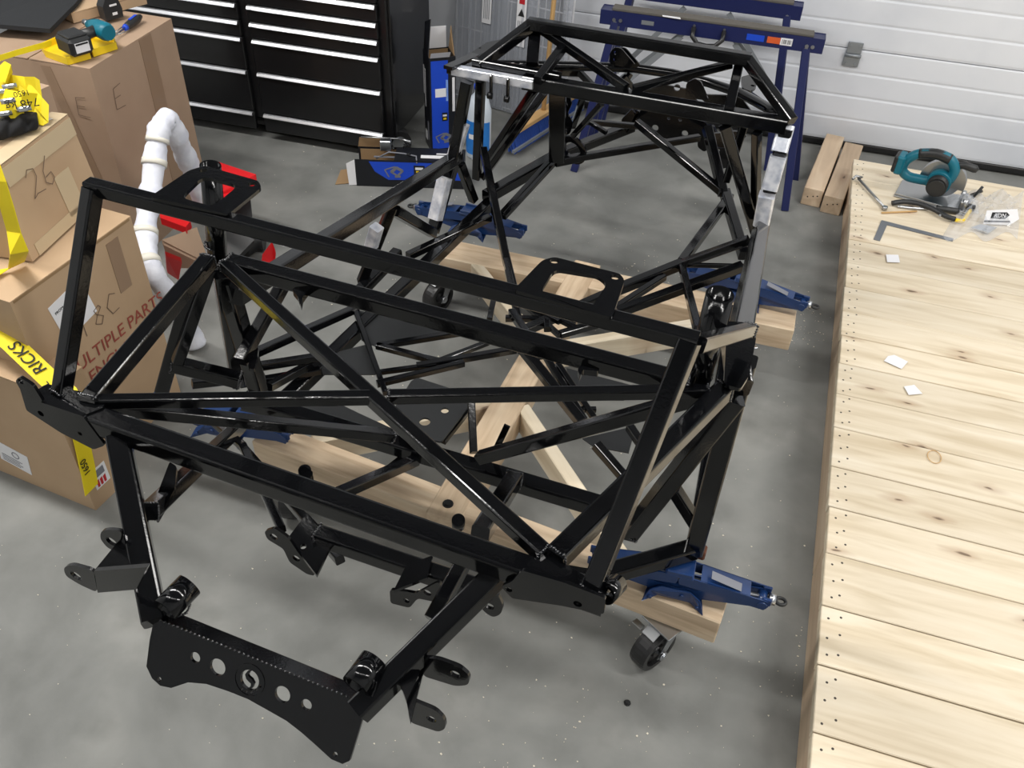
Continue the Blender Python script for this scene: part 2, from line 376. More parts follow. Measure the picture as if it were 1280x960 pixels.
# rim boards
v = 4.14
for vv in (4.13, 2.92, 1.78):
    nx = {4.13: 2.92, 2.92: 1.78, 1.78: 0.82}[vv]
    MB().bbox(Pp(0.434, (vv+nx)/2, 0.071), (0.036, vv-nx-0.004, 0.142), 0.003, PAX).build('rim_board', firy, pf)
MB().bbox(Pp(0.452+(u1-0.47)/2, 4.11, 0.071), (u1-0.47, 0.036, 0.142), 0.003, PAX).build('rim_board', fir, pf)
for q in (1.0, 1.75, 2.45): MB().box(Pp(q, 2.45, 0.07), (0.038, 3.2, 0.14), PAX).build('joist', firy, pf)

# ------------------------------------------------------------------ tube chassis (all parts of one welded frame)
ch = thing('tube_chassis', 'glossy black welded square-tube car chassis resting on four blue scissor jacks', 'car chassis', (-0.6, 1.6, 0))
XL, XR = -1.13, -0.07
def pt(a):
    if isinstance(a, Vector): return a
    px, py, c = a
    if isinstance(c, str):
        k, v = c[0], float(c[1:]); return P(px, py, **{k: v})
    return P(px, py, z=c)
def weld(p, r, d, n=None, seed=0, rd_=False):
    """ring of small beads round a joint"""
    rnd = random.Random(seed); d = d.normalized(); a = d.cross(ZV if abs(d.z) < 0.9 else Vector((0, 1, 0))).normalized(); b = a.cross(d); m = MB()
    n = int(8*r/.0052)
    for i in range(n):
        t = 2*PI*i/n; q = Vector((math.cos(t), math.sin(t))); k = 1 if rd_ else 1/max(abs(q.x), abs(q.y))
        c = p + (a*q.x + b*q.y)*k*r + d*rnd.uniform(-0.001, 0.001); e = .0034*rnd.uniform(0.85, 1.2)
        vs = [c+a*e, c-a*e, c+b*e, c-b*e, c+d*e, c-d*e]
        m.add(vs, [(0, 2, 4), (2, 1, 4), (1, 3, 4), (3, 0, 4), (2, 0, 5), (1, 2, 5), (3, 1, 5), (0, 3, 5)], 0, True)
    return m
wm = MB()
def tube(a, b, w, h=None, up=None, name='frame_tube', m=None, ext=0.0, wld=0):
    p, q = pt(a), pt(b); d = (q-p).normalized(); p = p-d*ext; q = q+d*ext
    o = MB().prof(p, q, sqprof(w, h), up).build(name, m or black, ch)
    global wm
    for k, (e, s_) in enumerate(((p, 1), (q, -1))):
        if wld & (1 << k):
            g = weld(e+d*s_*(w*0.15+ext), w*0.50, d, seed=len(ch.children)+k); wm.add(g.v, g.f, 0, True)
    return o
NL, NR = pt((56, 502, .966)), pt((757, 750, .966))
HL, HR = pt((118, 234, 1.319)), pt((862, 425, 1.319))
TL, TR = pt((268, 322, .995)), pt((872, 487, .995))
BR = pt((868, 686, .375)); BL = Vector((-1.2-BR.x, BR.y, BR.z))
RL, RR = pt((574, 90, .911)), pt((984, 155, .911))
# nose beam, hoop, cowl beam
tube(NL, NR, .041, wld=0, name='nose_beam')
tube(HL, HR, .025, .025, name='hoop_bar', ext=.012)
tube((77, 492, .985), (116, 236, 1.319), .028, name='hoop_leg', wld=1)
tube((739, 738, .985), (862, 427, 1.319), .030, name='hoop_leg', wld=1)
tube((285, 329, .995), (864, 482, .995), .037, name='cowl_beam', wld=3)
# diagonals in the top plane
tube((110, 505, .985), (262, 325, 1.0), .034, wld=3)
tube((281, 330, 1.0), (683, 695, .985), .027, wld=3)
tube((122, 502, .985), (462, 497, .995), .0225, wld=0)
tube((484, 496, .995), (886, 489, .995), .0225, wld=3)
tube((124, 508, .955), (492, 545, .66), .025, wld=2)
tube((692, 700, .985), (906, 487, .99), .036, wld=3)
tube((920, 497, .93), (786, 668, .50), .040, .036, wld=2)
tube((600, 572, .52), (880, 494, .96), .030)
tube((306, 500, .47), (754, 634, .47), .044, .040, name='lower_cross_beam')
tube((643, 598, .50), (600, 668, .62), .040, wld=1)
tube((520, 575, .46), (424, 617, .60), .026)
# round towers
for (bx, by), (tx, ty), r in (((272, 322), (263, 207), .0215), ((870, 485), (900, 368), .0245)):
    a, b = pt((bx, by, .97)), pt((tx, ty, 1.205)); m = MB().pipe(a, b, r, r-.004); m.build('shock_tower_tube', black, ch)
    g = weld(a+ZV*.035, r*1.02, (b-a), 18, 3, True); wm.add(g.v, g.f, 0, True)
# tower braces, posts
tube(Vector((TL.x, TL.y+.02, .93)), BL, .040)
tube((932, 450, .97), BR, .046)
tube((262, 335, .97), (222, 452, .74), .026)
tube((243, 345, .95), (203, 487, .62), .034)
tube((276, 340, .95), (297, 478, .48), .036)
tube((213, 454, .72), (302, 476, .66), .034, wld=3)
tube((292, 463, .55), (400, 446, .45), .022)
tube((336, 484, .5), (398, 450, .42), .022)
tube((356, 352, 'x-1.13'), (300, 452, 'x-1.12'), .030)
tube((872, 430, 1.30), (938, 412, 1.06), .024, wld=2)
tube((915, 412, .99), (925, 485, .96), .044, .050, wld=1)
# nose legs
tube((148, 548, .95), (194, 778, .835), .040, wld=0, name='nose_leg')
tube((640, 700, .95), (447, 890, .835), .036, wld=0, name='nose_leg')
tube((592, 680, .85), (540, 775, .80), .026)
tube((186, 640, .88), (300, 532, .55), .030, wld=1)
tube((258, 520, .5), (304, 558, .6), .018); tube((304, 558, .6), (352, 662, .66), .018)
# lower front cross member
tube((395, 668, .66), (600, 738, .66), .036, wld=3)
tube((300, 555, .40), (425, 700, .62), .02)
# bottom members
tube(BR, (742, 722, .375), .042)
tube((742, 722, .375), (560, 690, .45), .030)
tube(BL, (612, 255, .41), .042, name='bottom_rail')
tube(BR, (917, 388, .41), .042, name='bottom_rail')
tube((843, 612, .52), (870, 655, .43), .03)
tube((540, 545, .45), (470, 600, .42), .02)
# side rails and their posts
tube((572, 196, 'x-1.13'), (294, 371, 'x-1.12'), .040, name='side_rail')
tube((952, 281, 'x-0.07'), (924, 420, 'y1.50'), .044, up=(.35, 0, 1), name='side_rail')
tube((584, 102, .90), (566, 205, 'x-1.13'), .036)
tube((566, 205, 'x-1.13'), (541, 290, .42), .038)
tube((983, 160, .90), (951, 283, 'x-0.07'), .042)
tube((490, 258, 'x-1.13'), (452, 352, .43), .030)
tube((493, 263, 'x-1.13'), (541, 291, .42), .034)
tube((497, 316, .44), (437, 378, .42), .036)
tube((575, 205, 'x-1.12'), (592, 250, .42), .030)
tube((604, 186, .62), (634, 330, .40), .026)
tube((618, 262, .42), (643, 365, .40), .026)
tube((612, 272, .42), (510, 320, .42), .026)
tube((601, 100, .88), (596, 222, .46), .030)
tube((668, 112, .86), (606, 205, .46), .026)
tube((680, 116, .86), (604, 222, .46), .022)
# pale strips laid over the tubes, standing in for bright reflections
def reflection_strip(a, b, w=.038, off=0.0):
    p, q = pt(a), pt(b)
    MB().prof(p, q, sqprof(w, w, .14)).build('painted_reflection', reflect_paint, ch)
reflection_strip((566, 87, .915), (667, 105, .915), .030)
reflection_strip((579, 155, .75), (567, 194, 'x-1.13'), .040)
reflection_strip((556, 222, 'x-1.13'), (544, 274, .46), .042)
reflection_strip((471, 284, 'x-1.13'), (464, 308, .60), .034)
reflection_strip((983, 157, .90), (974, 190, .83), .051)
reflection_strip((973, 196, .82), (962, 236, .72), .051)
reflection_strip((959, 243, .70), (952, 279, 'x-0.07'), .051)
# rear band, upper hoop
tube((655, 101, .911), (983, 157, .911), .046, wld=0, name='rear_band')
tube((560, 86, .905), (660, 104, .905), .026, name='rear_band')
tube((592, 78, .935), (700, 98, .935), .032)
tube((664, 30, 1.033), (934, 74, 1.033), .038, name='rear_hoop_bar', ext=.01)
tube((666, 30, 1.03), (598, 82, .93), .036, name='rear_hoop_leg')
tube((933, 74, 1.03), (990, 152, .93), .032, name='rear_hoop_leg')
tube((669, 36, 1.0), (665, 84, .94), .040)
tube((924, 80, 1.0), (911, 138, .93), .030)
tube((676, 36, 1.01), (783, 110, .94), .026)
tube((706, 56, .99), (672, 101, .94), .028)
tube((914, 80, 1.0), (792, 111, .94), .024)
tube((560, 85, .935), (632, 52, .90), .034, .012)
# curved tube behind the band
cp = [(600, 80, .80), (675, 82, .80), (735, 83, .80), (792, 85, .80), (840, 92, .80), (885, 103, .80), (925, 116, .82), (960, 135, .85), (980, 150, .88)]
MB().sweep([pt(c) for c in cp], .017, 12).build('bent_round_tube', black, ch)
cp = [(930, 112, .78), (950, 126, .80), (972, 146, .84)]
MB().sweep([pt(c) for c in cp], .010, 10).build('bent_round_tube', black, ch)
tube((700, 89, .78), (722, 90, .76), .03); tube((722, 88, .77), (745, 112, .72), .022)
# rear frame
tube((697, 113, .85), (696, 200, .50), .058, .03)
tube((700, 193, .46), (790, 158, .46), .040); tube((700, 193, .46), (608, 246, .44), .044)
tube((874, 172, .50), (722, 197, .48), .026); tube((724, 197, .48), (694, 203, .48), .030)
tube((796, 153, .60), (906, 243, .48), .028, wld=0)
tube((690, 199, .48), (627, 268, .44), .020); tube((695, 202, .48), (630, 272, .44), .016)
tube((912, 246, .47), (852, 328, .46), .030)
tube((906, 158, .88), (944, 290, .50), .036)
tube((946, 166, .88), (944, 268, .55), .026)
tube((884, 160, .62), (904, 243, .48), .034); tube((906, 240, .48), (930, 320, .44), .036)
tube((730, 118, .80), (716, 158, .62), .02); tube((752, 130, .78), (716, 170, .6), .018)
tube((932, 150, .84), (908, 225, .54), .026)
tube((733, 150, .60), (758, 166, .58), .016)
tube((730, 152, .58), (800, 158, .58), .02)
tube((780, 96, .78), (800, 120, .70), .02); tube((788, 92, .78), (770, 122, .70), .018)
# front of the octagon, towards the camera
tube((936, 300, .60), (852, 330, .46), .028); tube((852, 330, .46), (772, 362, .44), .032)
tube((928, 333, .55), (772, 390, .44), .030); tube((855, 331, .46), (930, 333, .55), .014)
tube((852, 332, .46), (872, 412, .66), .022); tube((830, 346, .45), (770, 385, .44), .022)
tube((772, 362, .44), (640, 420, .42), .028)
tube((700, 402, .44), (640, 372, .42), .018)
tube((617, 376, .42), (612, 400, .42), .018); tube((635, 340, .42), (648, 398, .42), .022)
tube((632, 398, .42), (720, 400, .43), .018); tube((700, 400, .43), (724, 412, .43), .016); tube((700, 418, .43), (746, 405, .43), .022)
tube((655, 380, .42), (700, 420, .43), .016); tube((683, 398, .43), (684, 412, .43), .02)
# cockpit floor members
tube((471, 433, .42), (600, 412, .42), .018); tube((471, 432, .42), (548, 452, .42), .018)
tube((521, 458, .42), (645, 437, .42), .020, wld=0); tube((548, 452, .42), (610, 428, .42), .016)
tube((471, 480, .42), (580, 454, .42), .018); tube((470, 466, .42), (545, 456, .42), .014)
tube((444, 388, .42), (482, 492, .42), .016)
tube((300, 450, .5), (446, 385, .42), .024); tube((240, 480, .50), (330, 470, .46), .022); tube((400, 463, .42), (300, 480, .42), .02)
tube((655, 438, .50), (727, 528, .46), .028); tube((682, 445, .50), (730, 525, .46), .018); tube((697, 455, .5), (742, 522, .46), .016)
tube((718, 512, .46), (745, 512, .46), .014); tube((745, 556, .5), (785, 602, .46), .024); tube((787, 534, .5), (802, 556, .5), .022)
tube((588, 508, .52), (553, 552, .50), .018); tube((589, 502, .56), (592, 566, .50), .020)
tube((640, 390, .43), (676, 445, .5), .024)
g = MB().prof(pt((634, 532, .60)), pt((618, 566, .50)), sqprof(.016, .006)); g.build('tab', black, ch)

# plates cut from sheet (outline and holes read on a known plane)
def plate(name, outline, th, holes=(), z=None, n=None, d=None, y=None, m=black, parent=ch):
    kw = {'z': z} if z is not None else ({'y': y} if y is not None else {'n': n, 'd': d})
    nr = ZV if z is not None else (Vector((0, -1, 0)) if y is not None else (n if n.dot(CAM) > d else -n))
    pts = [P(px, py, **kw) for px, py in outline]; hs = []
    for h in holes:
        cx, cy, r = h[:3]; c = P(cx, cy, **kw); rr = (P(cx+r, cy, **kw)-c).length
        hs.append(ring(c, rr, nr, 18))
    return MB().slab(pts, th, nr, hs).build(name, m, parent)
def rnd_poly(pts, r=6, k=4):
    """round the corners of a pixel outline"""
    out = []; n = len(pts)
    for i in range(n):
        p = Vector(pts[i]); a = Vector(pts[i-1])-p; b = Vector(pts[(i+1) % n])-p; q = min(r, a.length*0.45, b.length*0.45)
        s0 = p+a.normalized()*q; s1 = p+b.normalized()*q
        for j in range(k+1):
            t = j/k; out.append(((1-t)**2*s0 + 2*t*(1-t)*p + t*t*s1)[:])
    return out
# mounting plates behind the hoop bar: a U with a window
def uplate(outer, window, holes, bolt=True):
    kw = {'z': 1.3375}; o = [P(*p, **kw) for p in rnd_poly(outer, 5)]; w = [P(*p, **kw) for p in rnd_poly(window, 10, 5)]
    hs = [w]+[ring(P(*h, **kw), .007, ZV, 14) for h in holes]
    MB().slab(o, .006, ZV, hs).build('mounting_plate', black, ch)
uplate([(187, 246), (236, 213), (256, 207), (323, 226), (327, 234), (285, 268)], [(226, 247), (254, 220), (298, 232), (266, 258)], [(254, 213), (315, 230)])
uplate([(642, 362), (678, 325), (693, 321), (775, 342), (781, 350), (765, 397)], [(675, 366), (693, 336), (748, 345), (759, 355), (735, 390)], [(693, 326), (769, 346)])
# nose beam end brackets
def flat_y(name, outline, y, holes=(), th=.006, r=5): return plate(name, rnd_poly(outline, r), th, holes, y=y)
NB = NL.y-.026
flat_y('nose_bracket', [(24, 483), (34, 495), (54, 504), (103, 520), (131, 557), (117, 562), (76, 541), (33, 513)], NB, [(51, 517, 3), (100, 542, 2.2)], r=3)
plate('bracket_ear', rnd_poly([(19, 476), (24, 471), (41, 482), (54, 503), (33, 500)], 4), .006, [(26, 477, 2.6)], y=NB-.002)
flat_y('nose_bracket', [(626, 733), (640, 727), (652, 713), (704, 728), (757, 748), (755, 768), (700, 757), (640, 748)], NR.y-.026, [(722, 755, 5), (636, 737, 4)], r=4)
plate('bracket_gusset', [(36, 492), (60, 480), (135, 497), (128, 510), (104, 519), (54, 503)], .008, z=.99)
plate('bracket_gusset', [(652, 713), (682, 690), (757, 735), (757, 748)], .008, z=.99)
MB().pipe(P(757, 744, z=.985), P(762, 733, z=.97)+Vector((.01, .01, 0)), .016, .012).build('end_bush', black, ch)
# rail-end cap and bracket beside the right tower
plate('rail_cap', rnd_poly([(908, 415), (936, 404), (945, 409), (945, 425), (936, 470), (926, 486), (905, 480)], 4), .008, z=1.02)
# lower left bracket with two lobes
def yplane(px, py, z): return P(px, py, z=z).y
y1 = yplane(365, 690, .66)
flat_y('suspension_bracket', [(330, 664), (343, 660), (360, 672), (372, 690), (394, 720), (384, 718), (362, 703), (354, 686), (334, 674)], y1, [(342, 671, 4), (370, 698, 4)], r=4)
plate('bracket_body', [(384, 641), (417, 675), (396, 719), (360, 672)], .008, [(379, 683, 4)], z=.66)
flat_y('suspension_bracket', [(487, 737), (510, 740), (520, 742), (548, 727), (556, 742), (546, 753), (522, 748), (512, 760), (488, 754)], yplane(520, 745, .66), [(508, 751, 3.4), (534, 741, 4.4)], r=4)
plate('bracket_body', [(508, 706), (541, 694), (534, 722), (492, 738)], .008, z=.69)
flat_y('suspension_tab', [(592, 745), (600, 737), (622, 742), (629, 758), (626, 768), (616, 772), (604, 764)], yplane(610, 757, .86), [(612, 758, 5)], r=7)
plate('bolt_boss', rnd_poly([(372, 586), (380, 582), (392, 590), (388, 598), (374, 594)], 3), .02, z=.70)
MB().cyl(P(381, 596, z=.62), P(381, 588, z=.66), .014).build('bush', black, ch)
MB().cyl(P(573, 657, z=.62), P(573, 650, z=.66), .014).build('bush', black, ch)

# nose plate with holes and the round emblem, carried by the front cross bar
A0, A1 = P(193, 772, z=.838), P(455, 879, z=.838); X1 = (A1-A0).normalized()
tilt = P(322, 885, z=.772)                                   # a point low on the face
nrm = X1.cross((tilt-A0)).normalized(); nrm = -nrm if nrm.y > 0 else nrm
dn = nrm.dot(A0)
def FP(px, py): return P(px, py, n=nrm, d=dn)
out = [(193, 772), (455, 879), (452, 902), (437, 951), (428, 955), (414, 949), (392, 929), (376, 915), (358, 901), (335, 888), (310, 874), (285, 864), (258, 855), (235, 853), (214, 860), (200, 857), (190, 848), (183, 833), (187, 800)]
def fring(px, py, r): c = FP(px, py); return ring(c, (FP(px+r, py)-c).length, nrm, 22)
MB().slab([FP(*p) for p in out], .006, nrm, [fring(244, 822, 6), fring(272, 834, 9.5), fring(312, 850, 11.5)] + [fring(312+15.2*math.cos(math.radians(t)), 850+15.6*math.sin(math.radians(t)), 1.7) for t in (30, 55, 80, 105, 130)] + [fring(999, 999, 0.001)][:0] + [fring(353, 868, 9.5), fring(383, 881, 6.5), fring(199, 849, 2.6), fring(419, 943, 3)]).build('nose_plate', black, ch)
c = FP(312, 850); R0 = (FP(323.5, 850)-c).length; eu = (FP(312, 840)-c).normalized(); er = eu.cross(nrm); er = er if er.x > 0 else -er
def EP(a, b): return c + er*a*R0 + eu*b*R0
m = MB()
m.slab([p+nrm*.0012 for p in ring(c, R0*1.62, nrm, 34)], .0014, nrm, [[p+nrm*.0012 for p in ring(c, R0*1.53, nrm, 30)]])
cpts = [(.30, 1.02), (-.12, .80), (-.34, .45), (-.22, .16), (.10, -.06), (.30, -.30), (.20, -.66), (-.25, -1.02)]
wv = [.03, .10, .16, .20, .22, .18, .12, .03]
lft, rgt = [], []
for i, (a, b_) in enumerate(cpts):
    p0, p1 = Vector(cpts[max(i-1, 0)]), Vector(cpts[min(i+1, len(cpts)-1)]); t = (p1-p0).normalized(); nn = Vector((-t.y, t.x))
    lft.append(EP(a+nn.x*wv[i], b_+nn.y*wv[i])); rgt.append(EP(a-nn.x*wv[i], b_-nn.y*wv[i]))
m.slab(lft+rgt[::-1], .005, nrm)
o = m.build('round_emblem', black, ch); o['label'] = 'round cut-out emblem with an S-shaped bar'
# cross bar behind the plate
back = (nrm.cross(X1)); back = back if back.z > 0 else -back
ctr = -nrm*.021 - back*.010
MB().prof(A0+ctr-X1*.0, A1+ctr, sqprof(.038, .019), up=back).build('nose_cross_bar', black, ch)
for q in (A0, A1):
    pass
g = MB()
for i in range(46):
    p = A0.lerp(A1, (i+.5)/46) + nrm*.001 + back*.0005; e = .0033
    g.add([p+X1*e, p-X1*e, p+back*e, p-back*e, p+nrm*e, p-nrm*e], [(0, 2, 4), (2, 1, 4), (1, 3, 4), (3, 0, 4), (2, 0, 5), (1, 2, 5), (3, 1, 5), (0, 3, 5)], 0, True)
wm.add(g.v, g.f, 0, True)
# short round sockets on the cross bar
for (ax, ay), (bx, by) in (((206, 763), (237, 731)), ((444, 858), (468, 825))):
    a = P(ax, ay, z=.870); b = P(bx, by, z=.875)
    MB().pipe(a, b, .0225, .0185).build('round_socket', black, ch)
    g = weld(a.lerp(b, .45)-ZV*.024, .016, ZV, 12, 5, True); wm.add(g.v, g.f, 0, True)
# left control-arm bracket
yL = yplane(150, 725, .86)
flat_y('bracket_face', [(117, 714), (184, 709), (170, 737), (122, 741)], yL-.03, th=.008, r=1)
MB().slab([P(162, 659, z=.90), P(185, 708, z=.885), P(117, 714, z=.885)], .006, ZV).build('bracket_gusset', black, ch)
flat_y('suspension_tab', [(118, 714), (122, 741), (100, 731), (82, 720), (79, 709), (90, 706)], yL-.03, [(95, 720, 5)], r=7)
flat_y('suspension_tab', [(153, 664), (147, 690), (134, 685), (125, 673), (126, 664), (136, 662)], yL+.04, [(139, 677, 5)], r=6)
plate('bracket_tab', rnd_poly([(188, 640), (212, 577), (221, 583), (218, 612), (196, 650)], 3), .01, z=.86)
# right control-arm tabs and gusset
yR = yplane(520, 860, .85)
flat_y('suspension_tab', [(508, 873), (545, 888), (556, 900), (557, 911), (548, 915), (512, 903)], yR-.02, [(539, 899, 5)], r=7)
flat_y('suspension_tab', [(528, 822), (548, 824), (575, 834), (587, 845), (586, 856), (570, 858), (528, 845)], yR+.03, [(569, 843, 5.5)], r=7)
plate('bracket_gusset', [(532, 800), (494, 838), (508, 876), (523, 845)], .008, z=.865)
plate('bracket_face', [(508, 876), (523, 843), (536, 815), (528, 845), (513, 903)], .006, z=.85)
# rear upright plates with bushings
plate('upright_plate', rnd_poly([(700, 118), (712, 120), (715, 130), (709, 142), (716, 156), (712, 168), (700, 170)], 3), .008, y=P(700, 150, z=.66).y)
rb = P(716, 187, z=.5)
for px, py in ((704, 130), (704, 163)):
    q = P(px, py, y=P(700, 150, z=.66).y); MB().cyl(q-Vector((0, .03, 0)), q+Vector((0, .03, 0)), .020).cyl(q-Vector((0, .036, 0)), q+Vector((0, .036, 0)), .010).build('bushing', black, ch)
q = P(716, 188, y=rb.y)
MB().slab(ring(q, .048, Vector((0, -1, 0)), 26, .062), .012, Vector((0, -1, 0)), [ring(q+Vector((0, 0, 0)), .026, Vector((0, -1, 0)), 20, .036)]).build('bearing_ring', black, ch)
# rear cross plates with lightening holes
def PY_(z_): return P(850, 140, z=z_).y
plate('rear_cross_plate', [(788, 136), (800, 134), (880, 152), (888, 160), (874, 176), (858, 178), (815, 170), (795, 158), (785, 150)], .01, [(819, 160, 4), (856, 167, 4), (797, 137, 2.5), (836, 148, 2), (850, 150, 2)], y=PY_(.56))
plate('rear_cross_plate', rnd_poly([(798, 116), (830, 106), (862, 112), (880, 140), (800, 128)], 3), .008, [(846, 110, 4)], y=PY_(.62))
plate('rear_gusset', rnd_poly([(868, 98), (876, 102), (886, 126), (856, 122), (858, 104)], 3), .008, y=PY_(.72))
plate('rear_gusset', [(870, 118), (925, 120), (940, 140), (890, 136)], .008, [(912, 122, 4), (903, 138, 3)], y=PY_(.68))
plate('rear_bracket', rnd_poly([(872, 158), (892, 158), (900, 178), (880, 190), (872, 184)], 3), .02, y=PY_(.55))
plate('rear_bracket', rnd_poly([(776, 150), (790, 136), (800, 158), (784, 168)], 3), .02, [(797, 141, 2.4)], y=PY_(.60))
plate('rear_shelf', rnd_poly([(884, 168), (920, 164), (934, 170), (912, 186), (890, 182)], 3), .012, y=PY_(.62))
plate('rear_shelf', [(884, 184), (912, 186), (914, 200), (886, 196)], .012, [(898, 188, 1.8)], y=PY_(.55))
plate('hub_boss', rnd_poly([(896, 196), (910, 194), (914, 208), (900, 212)], 5), .03, y=PY_(.52))
# paired ears behind the band
for ox in (0, 6):
    plate('shock_ear', rnd_poly([(762+ox, 66), (768+ox, 59), (776+ox, 60), (795+ox, 82), (786+ox, 86), (762+ox, 80)], 4), .006, [(769+ox, 66, 2), (768+ox, 75, 2)], y=P(775, 75, z=.85).y+ox*.004)
plate('shock_ear', rnd_poly([(926, 96), (942, 92), (946, 108), (938, 114), (928, 110)], 3), .01, [(941, 107, 2.6)], z=.84)
# hooks on the bright band end, tape ties on the right reflection strip
for px in (617, 638):
    q = P(px, 96+(px-617)*.2, z=.915); MB().bbox(q-Vector((0, .022, .022)), (.010, .012, .075), .003).cyl(q-Vector((.007, .030, .052)), q-Vector((-.007, .030, .052)), .011, 12).build('hook_tab', black, ch)
plate('mounting_strip', rnd_poly([(561, 84), (608, 53), (631, 48), (624, 54), (580, 80), (574, 85)], 2), .006, [(587, 68, 1.6), (600, 60, 1.6)], z=.925)
# cockpit floor sheet pieces
plate('floor_sheet', [(444, 387), (560, 410), (590, 414), (470, 433), (452, 425)], .003, z=.40, m=satin)
plate('floor_sheet', [(398, 446), (464, 429), (474, 468), (404, 468)], .003, z=.40, m=satin)
plate('floor_sheet', [(708, 460), (792, 482), (780, 500), (735, 500), (712, 484)], .003, z=.42, m=satin)
plate('floor_sheet', [(728, 548), (795, 532), (786, 566), (742, 558)], .003, z=.42, m=satin)
plate('pedal_plate', rnd_poly([(514, 476), (522, 472), (565, 486), (590, 503), (552, 552), (500, 545), (494, 508)], 3), .005, [(556, 513, 5), (531, 527, 7)], z=.53, m=satin)
plate('floor_sheet', [(300, 512), (425, 505), (450, 517), (548, 562), (380, 530)], .004, z=.45, m=satin)
plate('rail_lug', rnd_poly([(365, 362), (378, 353), (388, 358), (378, 372), (376, 382), (372, 370)], 2), .014, z=.99)
plate('rail_lug', rnd_poly([(731, 450), (752, 452), (748, 464), (729, 462), (725, 470), (722, 462)], 2), .014, z=.99)
plate('ring_tab', rnd_poly([(312, 444), (316, 434), (323, 434), (322, 444), (318, 462), (310, 460)], 3), .01, z=.72)
wm.build('weld_beads', weldm, ch, fix=False)['kind'] = 'stuff'
MB().bbox(P(877, 690, z=.36), (.022, .03, .03), .004).build('rubber_pad', rust, ch)['label'] = 'rusty brown pad'
MB().box(P(696, 68, z=.93), (.03, .02, .001)).build('paper_tag', white, ch)

# ------------------------------------------------------------------ local-frame builders
def root(name, label, cat, loc, rz=0, group=None, rx=0, ry=0):
    o = thing(name, label, cat, loc, group); o.rotation_euler = (rx, ry, rz); return o
def lb(mb, name, m, parent):                      # mesh already in the root's own frame
    o = mb.build(name, m); o.parent = parent; return o
def copy_tree(o, parent=None):
    c = o.copy(); C.objects.link(c); c.parent = parent
    for k_ in list(o.children): copy_tree(k_, c)
    return c

# ------------------------------------------------------------------ rolling timber dolly
dl = thing('timber_dolly', 'rolling timber dolly frame with casters under the black chassis', 'dolly', (-0.6, 2.0, 0))
def beam(name, a, b, w, h, m, cut=0.0):
    a, b = Vector(a), Vector(b); d = (b-a).normalized(); sd = d.cross(ZV)
    mb = MB(); L_ = (b-a).length
    mb.bbox((0, 0, -h/2), (L_, w, h), .003)
    o = mb.build(name, m); mid = (a+b)/2; ang = math.atan2(d.y, d.x)
    o.parent = dl; o.matrix_basis = Matrix.Translation(mid-dl.location) @ Matrix.Rotation(ang, 4, 'Z'); return o
beam('timber_beam', (-1.27, 1.50, .25), (.107, 1.398, .25), .092, .089, fir)
beam('timber_beam', (-1.17, 2.60, .25), (.122, 2.668, .25), .125, .089, fir)
beam('timber_beam', (-.652, 1.40, .252), (-.645, 2.72, .252), .098, .089, fir)
beam('timber_brace', (-.605, 1.90, .248), (-.135, 1.43, .248), .040, .089, pine)
beam('timber_brace', (-.695, 1.88, .248), (-1.12, 1.53, .248), .040, .089, pine)
beam('timber_brace', (-.60, 2.22, .248), (-.10, 2.60, .248), .040, .089, pine)
beam('timber_brace', (-.695, 2.24, .248), (-1.04, 2.57, .248), .040, .089, pine)
for px, py in ((560, 630), (743, 338), (652, 440)):
    q = P(px, py, z=.252); MB().cyl(q, q+ZV*.008, .0105, 6, smooth=False).cyl(q, q+ZV*.002, .015, 16).build('bolt_head', satin, dl)
def caster(x, y, rz, zt=.161):
    r = root('caster', '', None, Vector((x, y, 0))-dl.location, rz); T = -.036; del r['label']; r.parent = dl
    R_ = .064; w = MB()
    pf_ = [(-.024, R_*.72), (-.024, R_*.95), (-.014, R_), (.014, R_), (.024, R_*.95), (.024, R_*.72), (.012, R_*.70), (.012, .022), (.020, .018), (.020, .006), (-.020, .006), (-.020, .018), (-.012, .022), (-.012, R_*.70)]
    n = 32; vs = [(a, T+b*math.cos(2*PI*i/n), R_+b*math.sin(2*PI*i/n)) for i in range(n) for a, b in pf_]; k_ = len(pf_)
    w.add(vs, [(i*k_+j, i*k_+(j+1) % k_, ((i+1) % n)*k_+(j+1) % k_, ((i+1) % n)*k_+j) for i in range(n) for j in range(k_)], 0, False)
    lb(w, 'wheel', rubber, r)
    f = MB()
    for sx in (-1, 1):
        f.slab([(sx*.031, T-.013, R_-.014), (sx*.031, T+.013, R_-.016), (sx*.031, .034, zt-.012), (sx*.031, -.012, zt-.012)], .003, Vector((sx, 0, 0)))
    f.bbox((0, .008, zt-.010), (.066, .052, .005), .001)
    lb(f, 'fork', zinc, r)
    lb(MB().bbox((0, 0, zt-.004), (.095, .095, .006), .001), 'top_plate', zinc, r)
    lb(MB().cyl((-.042, T, R_), (.042, T, R_), .0075, 6, smooth=False).cyl((.034, T, R_), (.039, T, R_), .013, 14), 'axle_bolt', zinc, r)
    lb(MB().bbox((-.004, T-.012, zt-.022), (.040, .040, .004), .001, (Vector((1, 0, 0)), Vector((0, .85, .5)), Vector((0, -.5, .85)))).bbox((-.045, T-.02, zt-.030), (.03, .018, .004), .001), 'brake_pedal', steel, r)
caster(-.020, 1.385, math.radians(-30)); caster(-1.165, 2.575, math.radians(-20)); caster(-.04, 2.60, math.radians(30)); caster(-1.17, 1.48, math.radians(15))

